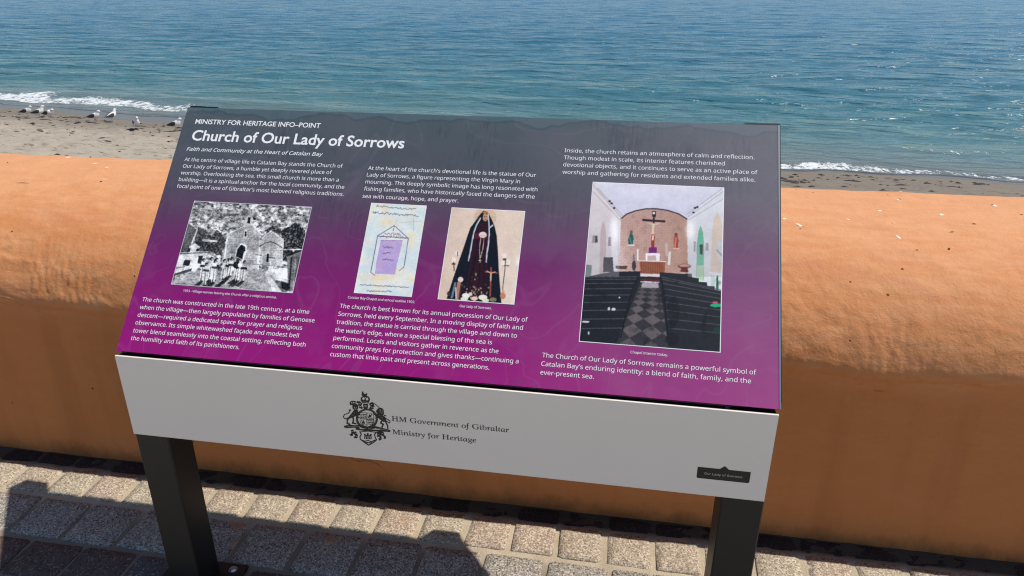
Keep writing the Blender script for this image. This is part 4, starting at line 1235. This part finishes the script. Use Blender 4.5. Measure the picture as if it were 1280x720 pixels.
    on = lambda x, s: slope(x, s, 0.00022)
    def put(lines, size, font, name, **k):
        return link(name, text_mesh(lines, size, font, on, name=name, **k), M['ink_white'], panel)
    put([("MINISTRY FOR HERITAGE INFO\u2013POINT", .0268, .3045, .4934)], .0158, None, 'heading', weight=.012)
    put([("Church of Our Lady of Sorrows", .0284, .488, .4541)], .0345, None, 'title', weight=.018)
    put([("Faith and Community at the Heart of Catalan Bay", .0251, .3228, .4292)], .0142, F_BODY, 'subtitle', shear=.22, weight=.004)
    B = .0140
    put([("At the centre of village life in Catalan Bay stands the Church of", .0272, .3699, .4050), ("Our Lady of Sorrows, a humble yet deeply revered place of", .0275, .3499, .3896),
         ("worship. Overlooking the sea, this small church is more than a", .0272, .3677, .3742), ("building\u2014it is a spiritual anchor for the local community, and the", .0272, .3822, .3590),
         ("focal point of one of Gibraltar\u2019s most beloved religious traditions.", .0272, .3840, .3436)], B, F_BODY, 'paragraph', weight=-.002)
    put([("At the heart of the church\u2019s devotional life is the statue of Our", .4232, .7576, .4034), ("Lady of Sorrows, a figure representing the Virgin Mary in", .4232, .7285, .3883),
         ("mourning. This deeply symbolic image has long resonated with", .4232, .7634, .3731), ("fishing families, who have historically faced the dangers of the", .4232, .7599, .3577),
         ("sea with courage, hope, and prayer.", .4232, .6147, .3418)], B, F_BODY, 'paragraph', weight=-.002)
    put([("Inside, the church retains an atmosphere of calm and reflection.", .8072, 1.1581, .4590), ("Though modest in scale, its interior features cherished", .8072, 1.1053, .4437),
         ("devotional objects, and it continues to serve as an active place of", .8072, 1.1637, .4283), ("worship and gathering for residents and extended families alike.", .8072, 1.1598, .4127)], B, F_BODY, 'paragraph', weight=-.002)
    put([("1953 - Village women leaving the Church after a religious service.", .103, .2944, .1252)], .0078, F_BODY, 'caption', weight=0)
    put([("The church was constructed in the late 19th century, at a time", .0234, .3646, .1001), ("when the village\u2014then largely populated by families of Genoese", .0234, .3784, .0845),
         ("descent\u2014required a dedicated space for prayer and religious", .0234, .3575, .0688), ("observance. Its simple whitewashed fa\u00e7ade and modest bell", .0234, .3541, .0535),
         ("tower blend seamlessly into the coastal setting, reflecting both", .0234, .3709, .0377), ("the humility and faith of its parishioners.", .0234, .2445, .0226)], B, F_BODY, 'paragraph', weight=-.002)
    put([("Catalan Bay Chapel and school outline 1902.", .4335, .5621, .1356)], .0078, F_BODY, 'caption', weight=0)
    put([("Our lady of Sorrows.", .6462, .7051, .1344)], .0078, F_BODY, 'caption', weight=0)
    put([("The church is best known for its annual procession of Our Lady of", .4212, .7724, .1162), ("Sorrows, held every September. In a moving display of faith and", .4212, .7655, .1009),
         ("tradition, the statue is carried through the village and down to", .4212, .7564, .0856), ("the water\u2019s edge, where a special blessing of the sea is", .4212, .7136, .0700),
         ("performed. Locals and visitors gather in reverence as the", .4212, .7271, .0549), ("community prays for protection and gives thanks\u2014continuing a", .4212, .7644, .0397),
         ("custom that links past and present across generations.", .4212, .7145, .0244)], B, F_BODY, 'paragraph', weight=-.002)
    put([("Chapel interior today.", .9554, 1.0186, .0740)], .0078, F_BODY, 'caption', weight=0)
    put([("The Church of Our Lady of Sorrows remains a powerful symbol of", .8045, 1.1637, .0545), ("Catalan Bay\u2019s enduring identity: a blend of faith, family, and the", .8045, 1.1554, .0391),
         ("ever-present sea.", .8045, .8967, .0239)], B, F_BODY, 'paragraph', weight=-.002)

    def picture(A, x0, x1, s1, s0, label, border=0.0014):
        me = A.mesh('picture', lambda u, v: slope(x0 + u * (x1 - x0), s1 + v * (s0 - s1), 0.0004))
        o = link('picture', me, M['vcol'], panel); o['label'] = label
        if border:
            bm = bmesh.new()
            q = [bm.verts.new(p) for p in ((x0 - border, s0 - border, .0002), (x1 + border, s0 - border, .0002), (x1 + border, s1 + border, .0002), (x0 - border, s1 + border, .0002))]
            bm.faces.new(q)
            link('picture_border', bm_mesh('picture_border', bm, xf=sv), M['ink_white'], panel)
    picture(art_church(), .0739, .3247, .3169, .1377, 'black and white picture of a stone church with a group of women walking', 0)
    picture(art_plan(), .4430, .5546, .3321, .1468, 'pale hand-drawn plan of a chapel with a lilac floor', 0)
    picture(art_statue(), .6034, .7452, .3310, .1462, 'colour picture of a veiled statue in a black cloak', 0)
    picture(art_chapel(), .8672, 1.1040, .3970, .0888, 'colour picture of a chapel interior with dark benches')

    # ---- fascia print
    fp = lambda n: (lambda x, v: face(x, v, n))
    def serif_line(txt, x0, x1, v): return (serif(txt), x0, x1, v)
    link('lettering', text_mesh([serif_line("HM Government of Gibraltar", .5379, .7536, .0908), serif_line("Ministry for Heritage", .5373, .6942, .0623)],
                                .0222, F_MATH, fp(.0003), shear=-.25 if F_MATH else 0, weight=.004, name='lettering'), M['ink_black'], fas)
    # name tag: black rounded bar with a small pointer on its upper edge
    bm = bmesh.new()
    x0, x1, v0, v1, r_ = 1.0824, 1.1704, .0355, .0588, .0028
    ring = []
    for (cx_, cy_, a0) in ((x0 + r_, v0 + r_, 180), (x1 - r_, v0 + r_, 270), (x1 - .0004, v1 - .0004, 0), (x0 + .0004, v1 - .0004, 90)):
        rr = r_ if cy_ < .05 else .0004
        for k in range(5): ring.append((cx_ + rr * math.cos(R(a0 + k * 22.5)), cy_ + rr * math.sin(R(a0 + k * 22.5))))
        if a0 == 0: ring += [(1.1345, v1), (1.1278, v1 + .0062), (1.1258, v1 + .0062), (1.1190, v1)]
    bm.faces.new([bm.verts.new(face(a, b, .0003).tolist()) for a, b in ring])
    link('name_tag', bm_mesh('name_tag', bm), M['ink_black'], fas)
    link('tag_lettering', text_mesh([("Our Lady of Sorrows", 1.0947, 1.1577, .0447)], .0088, bundled('Inter.woff2'), fp(.0006), name='tag_lettering'), simple('grey_print', (0.55, 0.55, 0.55), .4), fas)
    crest(fas, face)


def crest(parent, face):
    """Heraldic crest drawn as a mask and laid on the fascia as small black faces."""
    A = Art(250, 320, [(-.4, 42.4), (559.8, 94), (614.5, 721.7), (74, 664.4)])
    A.C[:] = 0
    K = (255, 255, 255); O = (0, 0, 0)
    # crest lion and crown
    A.poly([(258, 84), (272, 80), (278, 98), (282, 108), (305, 108), (312, 96), (318, 104), (312, 128), (268, 132), (256, 118)], K)
    A.ell(296, 168, 52, 40, K); A.ell(276, 160, 15, 17, O); A.ell(316, 164, 15, 17, O); A.ell(296, 146, 6, 9, O)
    A.poly([(256, 184), (340, 190), (336, 212), (260, 208)], K); A.line([(264, 196), (332, 202)], 4, O); A.ell(297, 134, 9, 9, K)
    # helmet and mantling
    A.poly([(272, 216), (328, 220), (326, 262), (300, 290), (276, 262)], K); A.line([(284, 236), (318, 240)], 4, O); A.line([(286, 248), (316, 252)], 4, O)
    for m in ([(262, 214), (236, 190), (206, 186), (200, 206), (222, 212), (214, 236), (236, 240), (226, 262), (258, 274), (272, 262), (250, 244)],
              [(340, 218), (352, 208), (376, 198), (402, 222), (388, 226), (404, 248), (384, 250), (392, 272), (362, 282), (340, 268), (356, 246)]): A.poly(m, K)
    for p in ((238, 214), (244, 248), (366, 226), (370, 258)): A.ell(*p, 6, 7, O)
    # garter and quartered shield
    A.ell(316, 386, 122, 114, K, 1, .1); A.ell(316, 382, 100, 92, O, 1, .1); A.ell(316, 386, 96, 88, K, .0)
    A.poly([(236, 312), (394, 322), (398, 420), (376, 458), (326, 482), (268, 464), (238, 420)], K)
    A.poly([(242, 318), (312, 322), (312, 384), (242, 380)], O); A.poly([(320, 322), (388, 326), (390, 390), (320, 386)], O)
    A.poly([(242, 388), (312, 392), (314, 470), (272, 458), (246, 424)], O); A.poly([(320, 394), (390, 398), (390, 420), (368, 454), (322, 474)], O)
    for y in (334, 352, 370): A.line([(250, y), (304, y + 3)], 8, K); A.line([(330, y + 72), (382, y + 75)], 8, K)
    for x in (264, 292, 340, 372): A.line([(x, 326 if x < 320 else 400), (x, 378 if x < 320 else 456)], 3, O if x < 320 else O)
    A.line([(334, 372), (344, 340), (356, 352), (372, 336)], 8, K); A.line([(336, 376), (376, 378)], 7, K); A.ell(354, 356, 11, 12, K)
    A.line([(258, 404), (278, 456)], 8, K); A.line([(278, 402), (300, 458)], 5, K); A.ell(282, 424, 10, 14, K)
    for k in range(30):
        a = k / 30 * 2 * math.pi; A.ell(316 + 111 * math.cos(a), 384 + 103 * math.sin(a), 3.6, 3.6, O)
    # lion supporter
    A.ell(186, 252, 34, 34, K); A.ell(160, 206, 38, 22, K); A.ell(146, 206, 8, 9, O); A.ell(168, 204, 8, 9, O); A.ell(190, 208, 7, 8, O); A.line([(128, 226), (194, 232)], 6, K)
    A.ell(176, 256, 7, 6, O); A.ell(196, 262, 5, 6, O); A.line([(170, 274), (190, 276)], 5, O)
    A.poly([(176, 280), (214, 286), (222, 322), (196, 352), (160, 366), (124, 382), (108, 372), (128, 344), (150, 318)], K)
    A.line([(196, 330), (232, 338)], 13, K); A.line([(200, 356), (228, 372)], 11, K)
    A.line([(122, 370), (96, 398), (98, 436), (126, 446)], 15, K); A.line([(160, 360), (166, 400), (158, 432), (192, 438)], 15, K)
    A.line([(112, 372), (70, 384), (52, 362), (66, 336), (104, 326), (122, 304), (118, 286), (132, 290)], 8, K); A.ell(128, 288, 10, 9, K)
    for p in ((150, 340), (180, 320), (164, 348)): A.ell(*p, 5, 4, O)
    # unicorn supporter
    A.line([(402, 216), (456, 262)], 5, K); A.poly([(418, 296), (446, 264), (478, 262), (504, 288), (506, 334), (486, 352), (462, 330), (440, 322), (420, 312)], K); A.ell(456, 288, 5, 5, O); A.line([(470, 276), (462, 318)], 4, O); A.line([(488, 286), (482, 330)], 4, O)
    A.poly([(426, 322), (470, 332), (500, 356), (530, 384), (534, 412), (504, 420), (470, 396), (438, 372), (424, 348)], K)
    A.line([(424, 344), (402, 336)], 12, K); A.line([(440, 372), (414, 378)], 11, K)
    A.line([(488, 400), (470, 430), (500, 446), (486, 476)], 14, K); A.line([(522, 404), (534, 436), (548, 458), (552, 494)], 13, K)
    A.line([(520, 400), (566, 432), (576, 412), (548, 390), (524, 378), (506, 360), (512, 344), (530, 352)], 7, K)
    for p in ((458, 350), (486, 372), (508, 398)): A.ell(*p, 5, 4, O)
    # ribbon
    A.line([(72, 472), (130, 462), (190, 468), (240, 458), (300, 496), (360, 498), (410, 478), (470, 492), (570, 520)], 22, K)
    A.line([(86, 480), (180, 474), (228, 486)], 16, K); A.line([(200, 498), (300, 512), (420, 514), (560, 522)], 16, K)
    A.line([(96, 470), (230, 466)], 3, O); A.line([(250, 490), (410, 500)], 4, O); A.line([(440, 492), (556, 514)], 3, O); A.ell(318, 488, 14, 10, K)
    # rose and thistle sprigs
    for b in ([(138, 508), (166, 504), (172, 530), (196, 524), (206, 556), (218, 560), (212, 596), (180, 602), (172, 586), (192, 576), (176, 556), (160, 548), (164, 572), (140, 576), (122, 556), (140, 554), (146, 532)],
              [(430, 528), (470, 524), (506, 534), (510, 566), (532, 586), (528, 608), (504, 606), (512, 588), (492, 574), (484, 560), (478, 586), (486, 612), (456, 628), (446, 604), (466, 600), (450, 580), (430, 590), (434, 560)]): A.poly(b, K)
    for p in ((190, 548), (160, 524), (452, 556), (490, 548), (466, 574), (204, 580)): A.ell(*p, 6, 5, O)
    # lower badge: scrolled shield with a castle
    A.line([(238, 528), (256, 556), (240, 586), (246, 612), (288, 644), (338, 678), (392, 648), (426, 618), (408, 588), (404, 558), (424, 534)], 10, K); A.line([(240, 530), (330, 522), (424, 536)], 7, K)
    A.poly([(288, 596), (290, 572), (284, 552), (300, 552), (306, 566), (318, 566), (318, 544), (336, 544), (338, 568), (350, 568), (354, 554), (372, 556), (368, 576), (372, 600), (366, 612), (290, 608)], K)
    for x in (304, 330, 354): A.poly([(x - 5, 604), (x - 5, 588), (x, 582), (x + 5, 588), (x + 5, 606)], O)
    A.line([(292, 580), (368, 584)], 3, O); A.line([(260, 620), (296, 634), (332, 626), (372, 640), (408, 620)], 8, K); A.line([(296, 646), (370, 652)], 12, K); A.line([(300, 640), (366, 646)], 3, O)
    A.soften(1, 0, 1, 0)
    m = A.C[..., 0] > 75
    # pixel-rows to merged runs
    CX = np.array([.4405, .5405]); 
    # corner of the drawing frame on the fascia (from its place in the photograph)
    x0, x1, v1, v0 = CREST
    V, F = [], []
    for j in range(A.h):
        row = m[j]; d = np.diff(np.concatenate([[0], row.astype(int), [0]])); st_ = np.where(d == 1)[0]; en = np.where(d == -1)[0]
        for a, b in zip(st_, en):
            k = len(V)
            xa, xb = x0 + a / A.w * (x1 - x0), x0 + b / A.w * (x1 - x0); va, vb = v1 + j / A.h * (v0 - v1), v1 + (j + 1) / A.h * (v0 - v1)
            V += [(xa, vb), (xb, vb), (xb, va), (xa, va)]; F.append((k, k + 1, k + 2, k + 3))
    V = np.array(V)
    me = mesh_from('crest', face(V[:, 0], V[:, 1], .0003), F)
    o = link('crest', me, M['ink_black'], parent); o['label'] = 'black heraldic crest with lion, unicorn, crown and castle'


CREST = (0.4425, 0.5365, 0.150, 0.029)
info_board()
